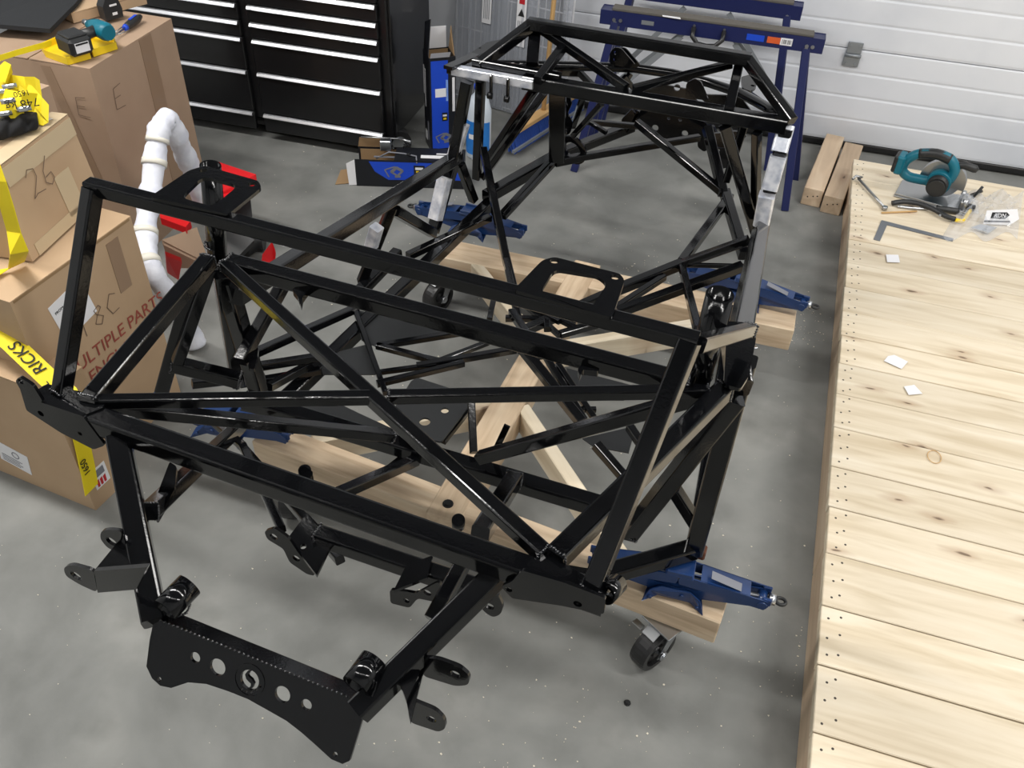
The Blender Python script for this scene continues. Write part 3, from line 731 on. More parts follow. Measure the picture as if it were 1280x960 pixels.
# ------------------------------------------------------------------ scissor jacks
def arm(mb, x0, z0, x1, z1, w0, w1, h=.030, t=.003, top=True):
    """tapered channel between two pivots"""
    d = Vector((x1-x0, 0, z1-z0)).normalized(); up = Vector((-d.z, 0, d.x)); up = up if up.z > 0 else -up
    a, b = Vector((x0, 0, z0)), Vector((x1, 0, z1)); Y = Vector((0, 1, 0))
    for sy in (-1, 1):
        o = [a-d*.014+Y*sy*w0-up*h*.5, b+d*.014+Y*sy*w1-up*h*.5, b+d*.02+Y*sy*w1, b+d*.014+Y*sy*w1+up*h*.5, a-d*.014+Y*sy*w0+up*h*.5, a-d*.02+Y*sy*w0]
        mb.slab(o, t, Y*sy)
    s = 1 if top else -1
    a2, b2 = a+d*.03, b-d*.030
    mb.slab([a2-Y*w0+up*s*h*.5, b2-Y*w1+up*s*h*.5, b2+Y*w1+up*s*h*.5, a2+Y*w0+up*s*h*.5], t, up*s)
def jack(x, y, z, rz, label, hgt=.105):
    r = root('scissor_jack', label, 'jack', (x, y, z), rz, 'blue scissor jacks under the chassis')
    zp = hgt*.55; E_ = .205
    # base: flared bow-tie sheet
    m = MB(); top = [(-.075, -.058, .0), (-.040, -.028, .004), (0, -.024, .005), (.040, -.028, .004), (.075, -.058, .0), (.066, 0, .004), (.075, .058, .0), (.040, .028, .004), (0, .024, .005), (-.040, .028, .004), (-.075, .058, .0), (-.066, 0, .004)]
    m.slab([(a, b, .004) for a, b, c_ in top], .004, ZV)
    for sy in (-1, 1):
        o = [(-.075, sy*.058, .002), (-.062, sy*.040, .028), (-.035, sy*.030, .040), (.035, sy*.030, .040), (.062, sy*.040, .028), (.075, sy*.058, .002), (.04, sy*.030, .002), (-.04, sy*.030, .002)]
        m.add([Vector(p) for p in o]+[Vector(p)-Vector((0, sy*.004, 0)) for p in o], [tuple(range(8)), tuple(range(15, 7, -1))]+[(i, (i+1) % 8, 8+(i+1) % 8, 8+i) for i in range(8)])
        for q in (-.017, .017): m.cyl((q, sy*.030, .022), (q, sy*.036, .022), .006, 10)
        for q in (-.058, .058): m.cyl((q, sy*.046, .012), (q, sy*.050, .012), .005, 8)
    lb(m, 'base_plate', jackblue, r)
    for sx in (-1, 1):
        m = MB(); arm(m, sx*.017, .022, sx*(E_-.005), zp, .022, .018, top=False); lb(m, 'lower_arm', jackblue, r)
        m = MB(); arm(m, sx*.020, hgt-.012, sx*(E_-.005), zp+.004, .028, .024, .034); u = lb(m, 'upper_arm', jackblue, r)
        m = MB().cyl((sx*E_, -.027, zp+.002), (sx*E_, .027, zp+.002), .012, 14)
        for sy in (-1, 1): m.bbox((sx*(E_+.008), sy*.018, zp+.012), (.022, .008, .024), .002)
        lb(m, 'trunnion', jackblue, r)
    m = MB().slab([(.075, -.020, hgt-.0045), (.150, -.020, hgt-.026), (.150, .004, hgt-.026), (.075, .004, hgt-.0045)], .0006, Vector((.27, 0, .96)))
    for p in range(len(m.v)): m.v[p] = m.v[p]+Vector((0, 0, .0175))
    lb(m, 'label_sticker', inkgrey, r)
    lb(MB().cyl((-E_-.005, 0, zp+.003), (E_+.028, 0, zp+.003), .007, 10), 'screw_rod', steel, r)
    lb(MB().cyl((E_+.014, 0, zp+.003), (E_+.030, 0, zp+.003), .014, 18), 'collar', zinc, r)
    rg = [Vector((E_+.043+.012*math.cos(t), .010*math.sin(t), zp+.003)) for t in [2*PI*i/20 for i in range(20)]]
    lb(MB().sweep(rg, .0045, 8, closed=True), 'ring_eye', satin, r)
    lb(MB().bbox((0, 0, hgt+.002), (.070, .062, .008), .002).bbox((0, -.028, hgt+.008), (.06, .005, .018), .001).bbox((0, .028, hgt+.008), (.06, .005, .018), .001), 'saddle', jackblue, r)
    return r
def jack_at(cpx, epx, label, h_=.105, zz=.31, flip=False):
    a, b = P(*cpx, z=zz), P(*epx, z=zz); return jack(a.x, a.y, .254, math.atan2(b.y-a.y, b.x-a.x), label, h_)
jack_at((848, 720), (962, 747), 'blue scissor jack on the dolly corner nearest the camera and the platform', .088)
jack_at((930, 358), (1003, 377), 'blue scissor jack at the far right dolly corner, near the sawhorses', .085)
jack_at((588, 273), (528, 259), 'blue scissor jack at the far left dolly corner, behind the chassis rails', .085)
jack_at((276, 520), (168, 494), 'blue scissor jack behind the front left chassis corner, mostly hidden by tubes', .085)

# ------------------------------------------------------------------ timber blocks by the door
for i, (cx, lab) in enumerate(((0, 'left one of two square timber blocks lying by the garage door'), (1, 'right one of two square timber blocks, touching the platform corner'))):
    e0 = [P(1018, 236, z=.09), P(1043, 246, z=.09)][i]; e1 = [P(1039, 183, z=.09), P(1064, 190, z=.09)][i]
    d_ = (e1-e0).normalized(); L_ = .62 if i == 0 else .60; sd = d_.cross(ZV)
    r = MB().bbox((0, 0, .0445), (.089, L_, .089), .003)
    for q in (-.02, .004, .022): r.cyl((q, -L_/2-.0004, .05+q*.3), (q, -L_/2+.002, .05+q*.3), .0035, 8, m=1)
    o = r.build('timber_block', [firy, ink]); c_ = e0+d_*L_/2; o.location = (c_.x, c_.y, 0); o.rotation_euler = (0, 0, math.atan2(d_.y, d_.x)-PI/2)
    tag(o, lab, 'timber block', 'timber blocks by the door')

# ------------------------------------------------------------------ sawhorses
def sawhorse(A, B, zt, feet, label, extras=True):
    A, B = Vector(A), Vector(B); r = thing('sawhorse', label, 'sawhorse', ((A+B)/2)[:2]+(0,), 'folding steel sawhorses by the door')
    d = (B-A).normalized(); sd = Vector((-d.y, d.x, 0)); ax = (d, sd, ZV); L_ = (B-A).length; mid = (A+B)/2
    m = MB(); hh = .062; w = .072
    for sy in (-1, 1): m.box(mid+sd*sy*w/2+ZV*(zt-hh/2), (L_, .003, hh), ax)
    m.box(mid+ZV*(zt-.004), (L_, w, .003), ax)
    for e in (A, B): m.box(e+ZV*(zt-hh/2), (.003, w, hh), ax)
    m.build('top_rail', horseblue, r)
    MB().bbox(mid+ZV*(zt+.004), (L_*.90, w*.8, .012), .002, ax).build('wood_strip', mat('weathered_strip', rgb(96, 92, 86), .8) if 'weathered_strip' not in bpy.data.materials else bpy.data.materials['weathered_strip'], r)
    for (fx, fy), (tx, s_) in feet:
        top = A.lerp(B, tx)+sd*s_*.02+ZV*(zt-.05); ft = Vector((fx, fy, 0))
        MB().prof(ft, top, sqprof(.040, .034, .1), up=d).build('leg', horseblue, r)
        MB().cyl(top-sd*.05*(1 if s_ > 0 else -1)*0-sd*.02, top+sd*.02, .008, 8).build('leg_rivet', zinc, r)
    return r, d, sd, mid, ax
A_, B_ = (-1.005, 3.985), (-.04, 4.055)
A_, B_ = Vector(A_+(0,)), Vector(B_+(0,))
r, d, sd, mid, ax = sawhorse(A_, B_, .735, [((-.015, 3.876), (.93, -1)), ((-.008, 4.202), (.93, 1)), ((-1.027, 3.832), (.07, -1)), ((-1.05, 4.15), (.07, 1))], 'nearer dark blue steel sawhorse with carry handle and barcode sticker')
for t0, t1, s_ in ((.62, .97, -1), (.62, .97, 1), (.38, .05, -1), (.38, .05, 1)):
    a = A_.lerp(B_, t0)+sd*s_*.02+ZV*.66; b_ = A_.lerp(B_, t1)+sd*s_*.09+ZV*.33; MB().prof(a, b_, sqprof(.024, .004), up=sd).build('brace', galv, r)
h0 = A_.lerp(B_, .43)-sd*.040+ZV*.712; h1 = A_.lerp(B_, .565)-sd*.040+ZV*.712
MB().sweep([h0, h0-ZV*.03-sd*.02, h0.lerp(h1, .2)-ZV*.055-sd*.03, h0.lerp(h1, .5)-ZV*.060-sd*.03, h0.lerp(h1, .8)-ZV*.055-sd*.03, h1-ZV*.03-sd*.02, h1], .0105, 8).build('carry_handle', rubber, r)
for h in (h0, h1): MB().cyl(h-sd*.004+ZV*.008, h+ZV*.008, .006, 8).cyl(h-sd*.004-ZV*.014, h-ZV*.014, .006, 8).build('rivet', zinc, r)
fr = lambda t, dz=0.0: A_.lerp(B_, t)-sd*.0385+ZV*(.704+dz)
MB().box(fr(.705), (.075, .002, .026), ax).build('sticker', boxblue, r)['label'] = 'blue sticker'
MB().box(fr(.785), (.055, .002, .026), ax).build('sticker', mat('orange_sticker', rgb(214, 92, 40), .6), r)['label'] = 'orange sticker'
MB().box(fr(.840), (.050, .002, .030), ax).build('sticker', white, r)['label'] = 'white barcode sticker'
m = MB()
for i in range(7): m.box(fr(.823+i*.0062)-sd*.0014, (.0016+.001*(i % 3), .0006, .018), ax)
m.build('barcode', ink, r)['kind'] = 'stuff'
for t in (.065, .095, .93, .955): MB().cyl(fr(t, -.006)-sd*.003, fr(t, -.006), .008, 10).build('rivet', zinc, r)
MB().box(fr(.22)-sd*.0002, (.055, .001, .018), ax).build('worn_patch', galv, r)
c_ = A_.lerp(B_, .315)+ZV*.743; o = MB().slab([c_-d*.03-sd*.045, c_+d*.05-sd*.05, c_+d*.035+sd*.01, c_-d*.045+sd*.02], .001, ZV).build('paper_scrap', white); tag(o, 'small white paper scrap lying on the nearer sawhorse', 'paper')
A2, B2 = Vector((-1.02, 4.335, 0)), Vector((-.175, 4.395, 0))
r2, d2, sd2, mid2, ax2 = sawhorse(A2, B2, .745, [((-.149, 4.236), (.93, -1)), ((-.16, 4.50), (.93, 1)), ((-1.04, 4.20), (.07, -1)), ((-1.06, 4.44), (.07, 1))], 'farther dark blue sawhorse against the garage door with cut timber scraps on top')
for t0, t1, s_ in ((.62, .97, -1), (.38, .05, -1)):
    a = A2.lerp(B2, t0)+sd2*s_*.02+ZV*.67; b_ = A2.lerp(B2, t1)+sd2*s_*.08+ZV*.34; MB().prof(a, b_, sqprof(.024, .004), up=sd2).build('brace', galv, r2)

# ------------------------------------------------------------------ black tool cabinet
CV = 3.679; cu0, cu1 = -3.35, -1.575
tcab = thing('tool_cabinet', 'wide glossy black tool cabinet with bright aluminium drawer pulls', 'tool cabinet', tuple(Wp((cu0+cu1)/2, CV+.25, 0)))
mu = (cu0+cu1)/2
MB().bbox(Wp(mu, CV+.29, .60), (cu1-cu0, .54, .98), .006, WAX).build('cabinet_body', cab, tcab)
MB().bbox(Wp(mu-.01, CV+.30, .085), (cu1-cu0-.06, .50, .06), .004, WAX).build('base_rail', cab, tcab)
cols_ = [(-3.30, -2.295), (-2.245, -1.612)]; zs = [(.03, .150), (.150, .357), (.357, .513), (.513, .590), (.590, .667), (.667, .745), (.745, .90)]
for ca, cb in cols_:
    for i, (z0, z1) in enumerate(zs):
        if i == 0: z0 = .055
        dr = MB().bbox(Wp((ca+cb)/2, CV+.006, (z0+z1)/2), (cb-ca, .022, z1-z0-.006), .003, WAX).build('drawer', cab, tcab)
        zc = z1-.009
        MB().prof(Wp(ca+.006, CV-.012, zc), Wp(cb-.004, CV-.012, zc), [(-.012, -.010), (.006, -.010), (.010, -.005), (.003, .005), (-.004, .008), (-.012, .008)]).build('drawer_pull', alum, dr)
for u in (cu1-.06, cu1-.06, cu0+.1):
    pass
q = Wp(cu1-.055, CV+.07, .062)
def wheel_part(q, axv, R_, w, parent, nm='wheel'):
    MB().cyl(q-axv*w/2, q+axv*w/2, R_, 24).build(nm, rubber, parent); MB().cyl(q-axv*(w/2+.002), q+axv*(w/2+.002), R_*.58, 20).build('wheel_hub', steel, parent)
cst = MB().bbox(q+ZV*.055, (.07, .07, .012), .002, WAX).build('caster_plate', cab, tcab)
wheel_part(Wp(cu1-.01, CV+.10, .062), (WY*-.8+WX*.6).normalized(), .062, .045, tcab)
wheel_part(Wp(cu0+.2, CV+.10, .062), WX, .062, .045, tcab)
# side panel handle strip
MB().bbox(Wp(cu1-.006, CV+.05, .60), (.03, .03, .98), .004, WAX).build('corner_post', cab, tcab)

# ------------------------------------------------------------------ jack cartons
def carton(name, label, c, ax, sz, rows, group=None):
    """open printed carton: black body with a blue front panel and white lettering bars"""
    r = thing(name, label, 'carton', tuple(c - ax[2]*sz[2]/2), group); X, Y, Z = ax
    m = MB()
    t = .004
    for s_ in (-1, 1):
        m.box(c+X*s_*sz[0]/2, (t, sz[1], sz[2]), ax); m.box(c+Y*s_*sz[1]/2, (sz[0], t, sz[2]), ax)
    m.box(c-Z*sz[2]/2, (sz[0], sz[1], t), ax); m.build('carton_body', boxblack, r)
    mi = MB(); mi.box(c+Y*(sz[1]/2-.006), (sz[0]-.012, .003, sz[2]-.01), ax); mi.box(c-X*(sz[0]/2-.006), (.003, sz[1]-.012, sz[2]-.01), ax); mi.build('inner_card', kraft, r)
    return r
# upright one beside the cabinet
X, Y = rot2(38); cu = P(548, 190, z=.0)+X*.03+Y*.07
ax = (X, Y, ZV); sz = (.125, .12, .47); c = Vector((cu.x, cu.y, .235))
r = carton('jack_carton', 'blue and black jack carton standing upright beside the tool cabinet', c, ax, sz, 0)
def on(c, ax, sz, face, a, b, w, h, m, name, parent, k=1):
    """flat print on a carton face; a,b in -.5..5 of the face"""
    X, Y, Z = ax
    if face == 'front': q = c-Y*(sz[1]/2+.0022+.0006*k)+X*a*sz[0]+Z*b*sz[2]; s_ = (w*sz[0], .0006, h*sz[2])
    elif face == 'left': q = c-X*(sz[0]/2+.0022+.0006*k)+Y*a*sz[1]+Z*b*sz[2]; s_ = (.0006, w*sz[1], h*sz[2])
    else: q = c+Z*(sz[2]/2+.0022+.0006*k)+X*a*sz[0]+Y*b*sz[1]; s_ = (w*sz[0], h*sz[1], .0006)
    return MB().box(q, s_, ax).build(name, m, parent)
on(c, ax, sz, 'front', -.12, 0, .66, .94, boxblue, 'blue_panel', r)
on(c, ax, sz, 'front', .06, -.12, .22, .09, boxblack, 'badge', r, 2); on(c, ax, sz, 'front', .06, -.105, .16, .02, white, 'badge_text_bar', r, 3); on(c, ax, sz, 'front', .06, -.14, .12, .02, yellowp, 'badge_text_bar', r, 3)
on(c, ax, sz, 'front', -.05, .14, .5, .09, white, 'barcode_label', r, 2)
on(c, ax, sz, 'front', .42, .11, .10, .36, white, 'lettering_bar', r, 1)
on(c, ax, sz, 'front', .16, .16, .08, .22, mat('pale_blue_ink', rgb(130, 165, 230), .5), 'lettering_bar', r, 2)
for a, b, h in ((-.1, .13, .40), (-.32, .2, .3)): on(c, ax, sz, 'left', a*-1+.1, b, .13, h, white, 'lettering_bar', r, 1)
on(c, ax, sz, 'left', .2, -.38, .3, .1, white, 'small_label', r, 1); on(c, ax, sz, 'left', -.15, -.3, .2, .2, inkgrey, 'picture_patch', r, 1)
def jackprint(q, X, Z, n, s, parent):
    m = MB(); W_ = lambda t: [(-t, -.0003), (t, -.0003), (t, .0003), (-t, .0003)]
    for t, pts in ((.0045, [(-.45, .0), (.0, .42), (.5, .12), (.06, -.32), (-.45, 0)]), (.003, [(-.38, -.12), (.0, .28), (.42, .05)]), (.0028, [(-.9, .15), (-.1, .45)]), (.0028, [(-.9, .15), (-.6, -.45)]), (.005, [(-.15, -.42), (.3, -.38)])):
        for a, b in zip(pts, pts[1:]): m.prof(q+X*a[0]*s+Z*a[1]*s, q+X*b[0]*s+Z*b[1]*s, W_(t), up=n)
    m.build('printed_jack_picture', inkgrey, parent)
jackprint(c-Y*(sz[1]/2+.0045)+X*.01-ZV*.165, X, ZV, Y, .055, r)
# open flaps
tpz = c+ZV*sz[2]/2
MB().box(tpz-Y*sz[1]/2-X*.012+ZV*.016-Y*.014, (sz[0]*.75, .003, .040), (X, (Y+ZV*-.8).normalized(), (ZV*.8-Y*.6).normalized())).build('carton_flap', white, r)
MB().box(tpz+Y*sz[1]/2+ZV*.05, (sz[0]*.8, .003, .10), ax).build('carton_flap', white, r)
MB().slab([tpz+X*sz[0]/2-Y*.05, tpz+X*sz[0]/2+Y*.05, tpz+X*(sz[0]/2+.01)+Y*.045+ZV*.105, tpz+X*(sz[0]/2-.01)-Y*.02+ZV*.11], .003, X).build('carton_flap', kraft, r)
MB().slab([tpz-X*sz[0]/2-Y*.04, tpz-X*sz[0]/2+Y*.05, tpz-X*(sz[0]/2-.01)+Y*.05+ZV*.13, tpz-X*(sz[0]/2-.03)+Y*.02+ZV*.15], .003, -X).build('carton_flap', boxblack, r)
# lying one in front of the cabinet
p0, p1 = P(446, 232, z=0), P(566, 236, z=0); X = (p1-p0); X.z = 0; X.normalize(); Y = Vector((-X.y, X.x, 0)); ax = (X, Y, ZV); sz = (.50, .13, .135)
c = p0+X*.25+Y*.065+ZV*.0675
r = thing('jack_carton', 'blue and black jack carton lying on its side with torn open end', 'carton', tuple(p0+X*.25+Y*.065))
m = MB(); t = .004
m.box(c-Y*sz[1]/2, (sz[0], t, sz[2]), ax); m.box(c+Y*sz[1]/2, (sz[0], t, sz[2]), ax); m.box(c-ZV*(sz[2]/2-.002), (sz[0], sz[1], t), ax); m.box(c+X*sz[0]/2, (t, sz[1], sz[2]), ax)
m.box(c+ZV*(sz[2]/2-.002)+X*.09, (sz[0]-.18, sz[1], t), ax); m.build('carton_body', boxblack, r)
MB().box(c+Y*(sz[1]/2-.005), (sz[0]-.02, .002, sz[2]-.02), ax).box(c-ZV*(sz[2]/2-.006), (sz[0]-.02, sz[1]-.02, .002), ax).build('inner_card', kraft, r)
q = c-Y*(sz[1]/2+.003)
MB().slab([q-X*.185+ZV*.060, q+X*.25+ZV*.062, q+X*.25-ZV*.022, q-X*.10-ZV*.030, q-X*.16+ZV*.01], .0006, -Y).build('blue_panel', boxblue, r)
MB().box(q+X*.045-Y*.0006+ZV*.025, (.050, .0006, .044), ax).build('badge', boxblack, r); MB().box(q+X*.045-Y*.0012+ZV*.032, (.036, .0006, .012), ax).build('badge_text_bar', white, r); MB().box(q+X*.045-Y*.0012+ZV*.016, (.03, .0006, .008), ax).build('badge_text_bar', yellowp, r)
MB().box(q+X*.11-Y*.0006+ZV*.02, (.045, .0006, .006), ax).box(q+X*.10-Y*.0006+ZV*.005, (.03, .0006, .008), ax).build('lettering_bar', white, r)
jackprint(q-X*.06-Y*.0012+ZV*.012, X, ZV, Y, .06, r)
MB().slab([q-X*.25+ZV*.066, q-X*.29+ZV*.045, q-X*.285-ZV*.065, q-X*.25-ZV*.062], .003, -Y).build('carton_flap', white, r)
MB().slab([p0-X*.005+Y*.02+ZV*.006, p0-X*.10+Y*.0+ZV*.004, p0-X*.085+Y*.09+ZV*.03, p0-X*.003+Y*.12+ZV*.03], .003, ZV).build('carton_flap', kraft, r)
MB().slab([c-X*.25+Y*.065+ZV*.0675, c-X*.13+Y*.065+ZV*.0675, c-X*.12+Y*.06+ZV*.11, c-X*.24+Y*.06+ZV*.115], .003, Y).build('carton_flap', kraft, r)
on_ = c+ZV*(sz[2]/2+.001); MB().box(on_+X*.12-Y*.02, (.14, .028, .0012), ax).box(on_+X*.20-Y*.045, (.08, .014, .0012), ax).box(on_+X*.17+Y*.01, (.10, .010, .0012), ax).build('lettering_bar', white, r)
MB().box(c-X*.12+ZV*.05, (.10, .012, .003), ax).sweep([c-X*.16+ZV*.04, c-X*.1+ZV*.075, c-X*.03+ZV*.07, c+X*.03-Y*.03+ZV*.074, c+X*.035-Y*.07+ZV*.06], .004, 6).build('torn_liner', inkgrey, r)
# crumpled metal and foil pieces on it
hw = thing('hardware_pile', 'small pile of metal jack hardware lying on the open carton', 'hardware', tuple(on_-X*.10))
MB().bbox(on_-X*.115+Y*.03+ZV*.030, (.05, .045, .05), .003, (X, Y, ZV)).build('steel_bracket', zinc, hw)
MB().cyl(on_-X*.23+Y*.04+ZV*.058, on_-X*.05+Y*.05+ZV*.050, .004, 8).cyl(on_-X*.05+Y*.05+ZV*.05, on_+X*.0+Y*.03+ZV*.045, .007, 8).build('crank_rod', steel, hw)
for k_ in range(5):
    a = on_+X*random.uniform(-.09, .02)+Y*random.uniform(-.02, .05)+ZV*random.uniform(.008, .02); MB().cyl(a, a+Vector((random.uniform(-.04, .04), random.uniform(-.03, .03), random.uniform(0, .02))), .005, 7).build('metal_rod', satin, hw)

# ------------------------------------------------------------------ wall items between cabinet and door
for i, (pa, lab) in enumerate((((-1.83, 4.36), 'left wire shelf pack leaning on the wall, with grey film'), ((-1.66, 4.33), 'middle wire shelf pack leaning on the wall, with red and white label'), ((-1.47, 4.30), 'right wire shelf pack leaning on the wall, showing its grid'))):
    r = thing('wire_shelf_pack', lab, 'shelf pack', (pa[0], pa[1], 0), 'shelf packs leaning by the door')
    lean = 4.545; z1 = 1.45; wd = .30; x0 = pa[0]-.06
    def LP(u, t, off=0.0): return Vector((x0+u*wd+t*(-.02), pa[1]+(lean-pa[1]-.02*i)*t-off*.9-(.05*u), t*z1+.004+off*.2))
    wv = Vector((1, -.05/.30, 0)).normalized(); nn = (LP(0, 1)-LP(0, 0)).normalized().cross(wv); nn = nn if nn.y < 0 else -nn
    m = MB()
    for k_ in range(9):
        u = k_/8; m.cyl(LP(u, 0), LP(u, 1), .0035 if 0 < k_ < 8 else .007, 6)
    for k_ in range(9): m.cyl(LP(0, k_/8*.98+.01), LP(1, k_/8*.98+.01), .004, 6)
    g = m.build('wire_grid', white, r); g['kind'] = 'stuff'
    fm = bpy.data.materials.get('grey_film') or mat('grey_film', rgb(186, 191, 200), .35, Alpha=.34)
    MB().slab([LP(-.01, 0, .012), LP(1.01, 0, .012), LP(1.01, 1, .012), LP(-.01, 1, .012)], .002, nn).build('plastic_film', fm, r)
    for ux in ((.3, .75) if i != 2 else (.9,)): MB().prof(LP(ux, .01, .020), LP(ux, .99, .020), sqprof(.014, .006), up=nn).build('film_fold', fm, r)
    if i < 2:
        ua = (.62, .72)[i]; tb, tt = ((.29, .60), (.24, .60))[i]
        MB().slab([LP(ua-.09, tb, .022), LP(ua+.09, tb, .022), LP(ua+.09, tt, .022), LP(ua-.09, tt, .022)], .001, nn).build('printed_label', white, r)
        MB().slab([LP(ua-.05, tb+.14, .024), LP(ua+.05, tb+.14, .024), LP(ua+.05, tt, .024), LP(ua-.05, tt, .024)], .001, nn).build('red_label_band', labelred, r)
        MB().slab([LP(ua-.06, tb+.10, .024), LP(ua+.06, tb+.10, .024), LP(ua+.0, tb+.125, .024)], .001, nn).build('warning_mark', ink, r)
        m = MB()
        for k_ in range(4): m.prof(LP(ua-.05+k_*.033, tb+.015, .0236), LP(ua-.05+k_*.033, tb+.085, .0236), [(-.0015, 0), (.0015, 0), (.0015, .0006), (-.0015, .0006)], up=nn)
        m.build('label_lines', inkgrey, r)['kind'] = 'stuff'
# broom
r = thing('push_broom', 'push broom with blue bristles leaning upside the wall by the door track', 'broom', tuple(P(655, 182, z=0)))
a, b_ = P(634, 190, z=.03), P(722, 134, z=.03); d_ = (b_-a).normalized(); n_ = Vector((d_.y, -d_.x, 0)); n_ = n_ if n_.y < 0 else -n_
mid_ = (a+b_)/2; ax = (d_, (n_*-.8+ZV*-.0).normalized(), ZV)
L_ = (b_-a).length
MB().bbox(mid_-n_*.01+ZV*.085, (L_, .055, .028), .005, ax).build('broom_head', handlew, r)
m = MB()
for i in range(60):
    for j in range(4):
        t = (i+.5)/60-.5; base_ = mid_+d_*t*L_*.98+ZV*.072-n_*(-.012+j*.013); m.cyl(base_, base_-ZV*.075+n_*(.028-.006*j)+d_*random.uniform(-.004, .004), .0036, 4, .0046, caps=False)
m.build('bristles', bristle, r, fix=False)['kind'] = 'stuff'
MB().prof(mid_+n_*.035+ZV*.012-d_*L_/2, mid_+n_*.035+ZV*.012+d_*L_/2, sqprof(.012, .018)).build('bristle_edge', galv, r)
hb_ = mid_-n_*.01+ZV*.10; MB().cyl(hb_, Vector((-1.36, 4.49, 1.45)), .012, 12).build('broom_handle', handlew, r)
# washer fluid jug
jq = P(598, 196, z=0)
r = thing('fluid_jug', 'white fluid jug with blue printed label behind the chassis', 'jug', tuple(jq))
pr_ = [(.0, .056), (.01, .062), (.25, .062), (.30, .048), (.33, .022), (.35, .020)]
m = MB(); n = 20
vs = [jq+Vector((math.cos(2*PI*i/n)*q, math.sin(2*PI*i/n)*q*.75, z_)) for z_, q in pr_ for i in range(n)]
m.add(vs, [(k_*n+i, k_*n+(i+1) % n, (k_+1)*n+(i+1) % n, (k_+1)*n+i) for k_ in range(len(pr_)-1) for i in range(n)], 0, True); m.add(vs, [tuple(range(n))[::-1], tuple(range(5*n, 6*n))]); m.build('jug_body', jugm, r)
MB().cyl(jq+ZV*.35, jq+ZV*.37, .024, 14).build('cap', boxblue, r)
m = MB(); vs = [jq+Vector((math.cos(t)*.0635, math.sin(t)*.0635*.75, z_)) for z_ in (.03, .20) for t in [PI+.25+i*(PI-.5)/12 for i in range(13)]]
m.add(vs, [(i, i+1, 14+i, 13+i) for i in range(12)]); m.build('printed_label', mat('label_blue', rgb(40, 120, 200), .4), r)
m = MB(); vs = [jq+Vector((math.cos(t)*.0645, math.sin(t)*.0645*.75, z_)) for z_ in (.11, .135) for t in [PI+1.0+i*(PI-2.0)/8 for i in range(9)]]
m.add(vs, [(i, i+1, 10+i, 9+i) for i in range(8)]); m.build('label_band', white, r)

# ------------------------------------------------------------------ cardboard boxes on the left
GL = {'2': [[(.1, .8), (.3, 1), (.6, .9), (.6, .6), (.05, .0), (.3, .08), (.75, .02)]], '6': [[(.6, 1), (.2, .6), (.1, .2), (.35, 0), (.6, .15), (.55, .4), (.2, .35)]],
      'E': [[(.7, .95), (.2, .9), (.15, .5), (.55, .5)], [(.15, .5), (.1, .05), (.7, .0)]], '1': [[(.3, 1), (.3, 0)]], '8': [[(.5, .9), (.2, .8), (.3, .55), (.6, .3), (.4, .0), (.1, .2), (.3, .5), (.6, .75), (.5, .9)]], 'C': [[(.7, .85), (.4, 1), (.1, .5), (.3, .05), (.7, .1)]]}
pencil_ink = mat('pencil_ink', rgb(112, 92, 76), .8)
def strokes(s_, org, right, up, size, parent, w=.0022):
    r = Vector(right).normalized(); u = Vector(up); u = (u-r*u.dot(r)).normalized(); n = r.cross(u); m = MB()
    for k_, chh in enumerate(s_):
        for line in GL[chh]:
            p = [Vector(org)+r*(a+k_*.8)*size+u*b*size+n*.001 for a, b in line]
            for a, b in zip(p, p[1:]): m.prof(a, b, [(-w/2, 0), (w/2, 0), (w/2, .0005), (-w/2, .0005)], up=n)
    return m.build('handwriting', pencil_ink, parent)
def hexa(name, bot, top, m, parent=None):
    """box from four bottom and four top corners"""
    mb = MB(); vs = list(bot)+list(top); mb.add(vs, [(3, 2, 1, 0), (4, 5, 6, 7)]+[(i, (i+1) % 4, 4+(i+1) % 4, 4+i) for i in range(4)])
    return mb.build(name, m, parent)
def cbox(name, label, corners, z0, z1, m=card, group='stacked cardboard boxes', lean=Vector((0, 0, 0)), flaps=True):
    """corners: near-left, near-right, far-right, far-left xy"""
    cs = [Vector((x_, y_, 0)) for x_, y_ in corners]; ctr = sum(cs, Vector())/4
    r = thing(name, label, 'cardboard box', (ctr.x, ctr.y, z0), group)
    bot = [c_+ZV*z0 for c_ in cs]; top = [c_+ZV*z1+lean for c_ in cs]
    hexa('box_body', bot, [p-ZV*.004 for p in top], m, r)
    if flaps:
        tc_ = sum(top, Vector())/4; e = .006
        for i, j in ((0, 3), (1, 2)):   # two flaps meeting in the middle
            a, b = top[i], top[j]; other = {0: 1, 1: 0}[i]; oj = {3: 2, 2: 3}[j]
            a2, b2 = a.lerp(top[other], .493), b.lerp(top[oj], .493)
            MB().slab([a, a2+ZV*.003, b2+ZV*.003, b], .004, ZV).build('top_flap', m, r)
    return r, bot, top
# box standing nearest, lower left
b1 = P(120, 638, z=0); X1_, Y1_ = rot2(-3)
w1 = .62; cr_ = [b1-X1_*w1, b1, b1+Y1_*.125, b1-X1_*w1+Y1_*.125]
r1, bt, tp = cbox('cardboard_box', 'front cardboard box on the floor with white shipping label and yellow strap over it', [c_[:2] for c_ in cr_], 0, .47)
def onface(bl, br, tl, a, b, w, h, name, m, parent, off=.0015, tilt=0.0):
    """rectangle on a quad face given by bottom-left, bottom-right, top-left; metres"""
    X = (br-bl).normalized(); Z = (tl-bl); Z = (Z-X*Z.dot(X)).normalized(); N_ = X.cross(Z); c_ = bl+X*a+Z*b+N_*off
    ct, st = math.cos(tilt), math.sin(tilt); A = X*ct+Z*st; B = Z*ct-X*st
    MB().slab([c_-A*w/2-B*h/2, c_+A*w/2-B*h/2, c_+A*w/2+B*h/2, c_-A*w/2+B*h/2], .001, N_).build(name, m, parent); return c_, A, B, N_
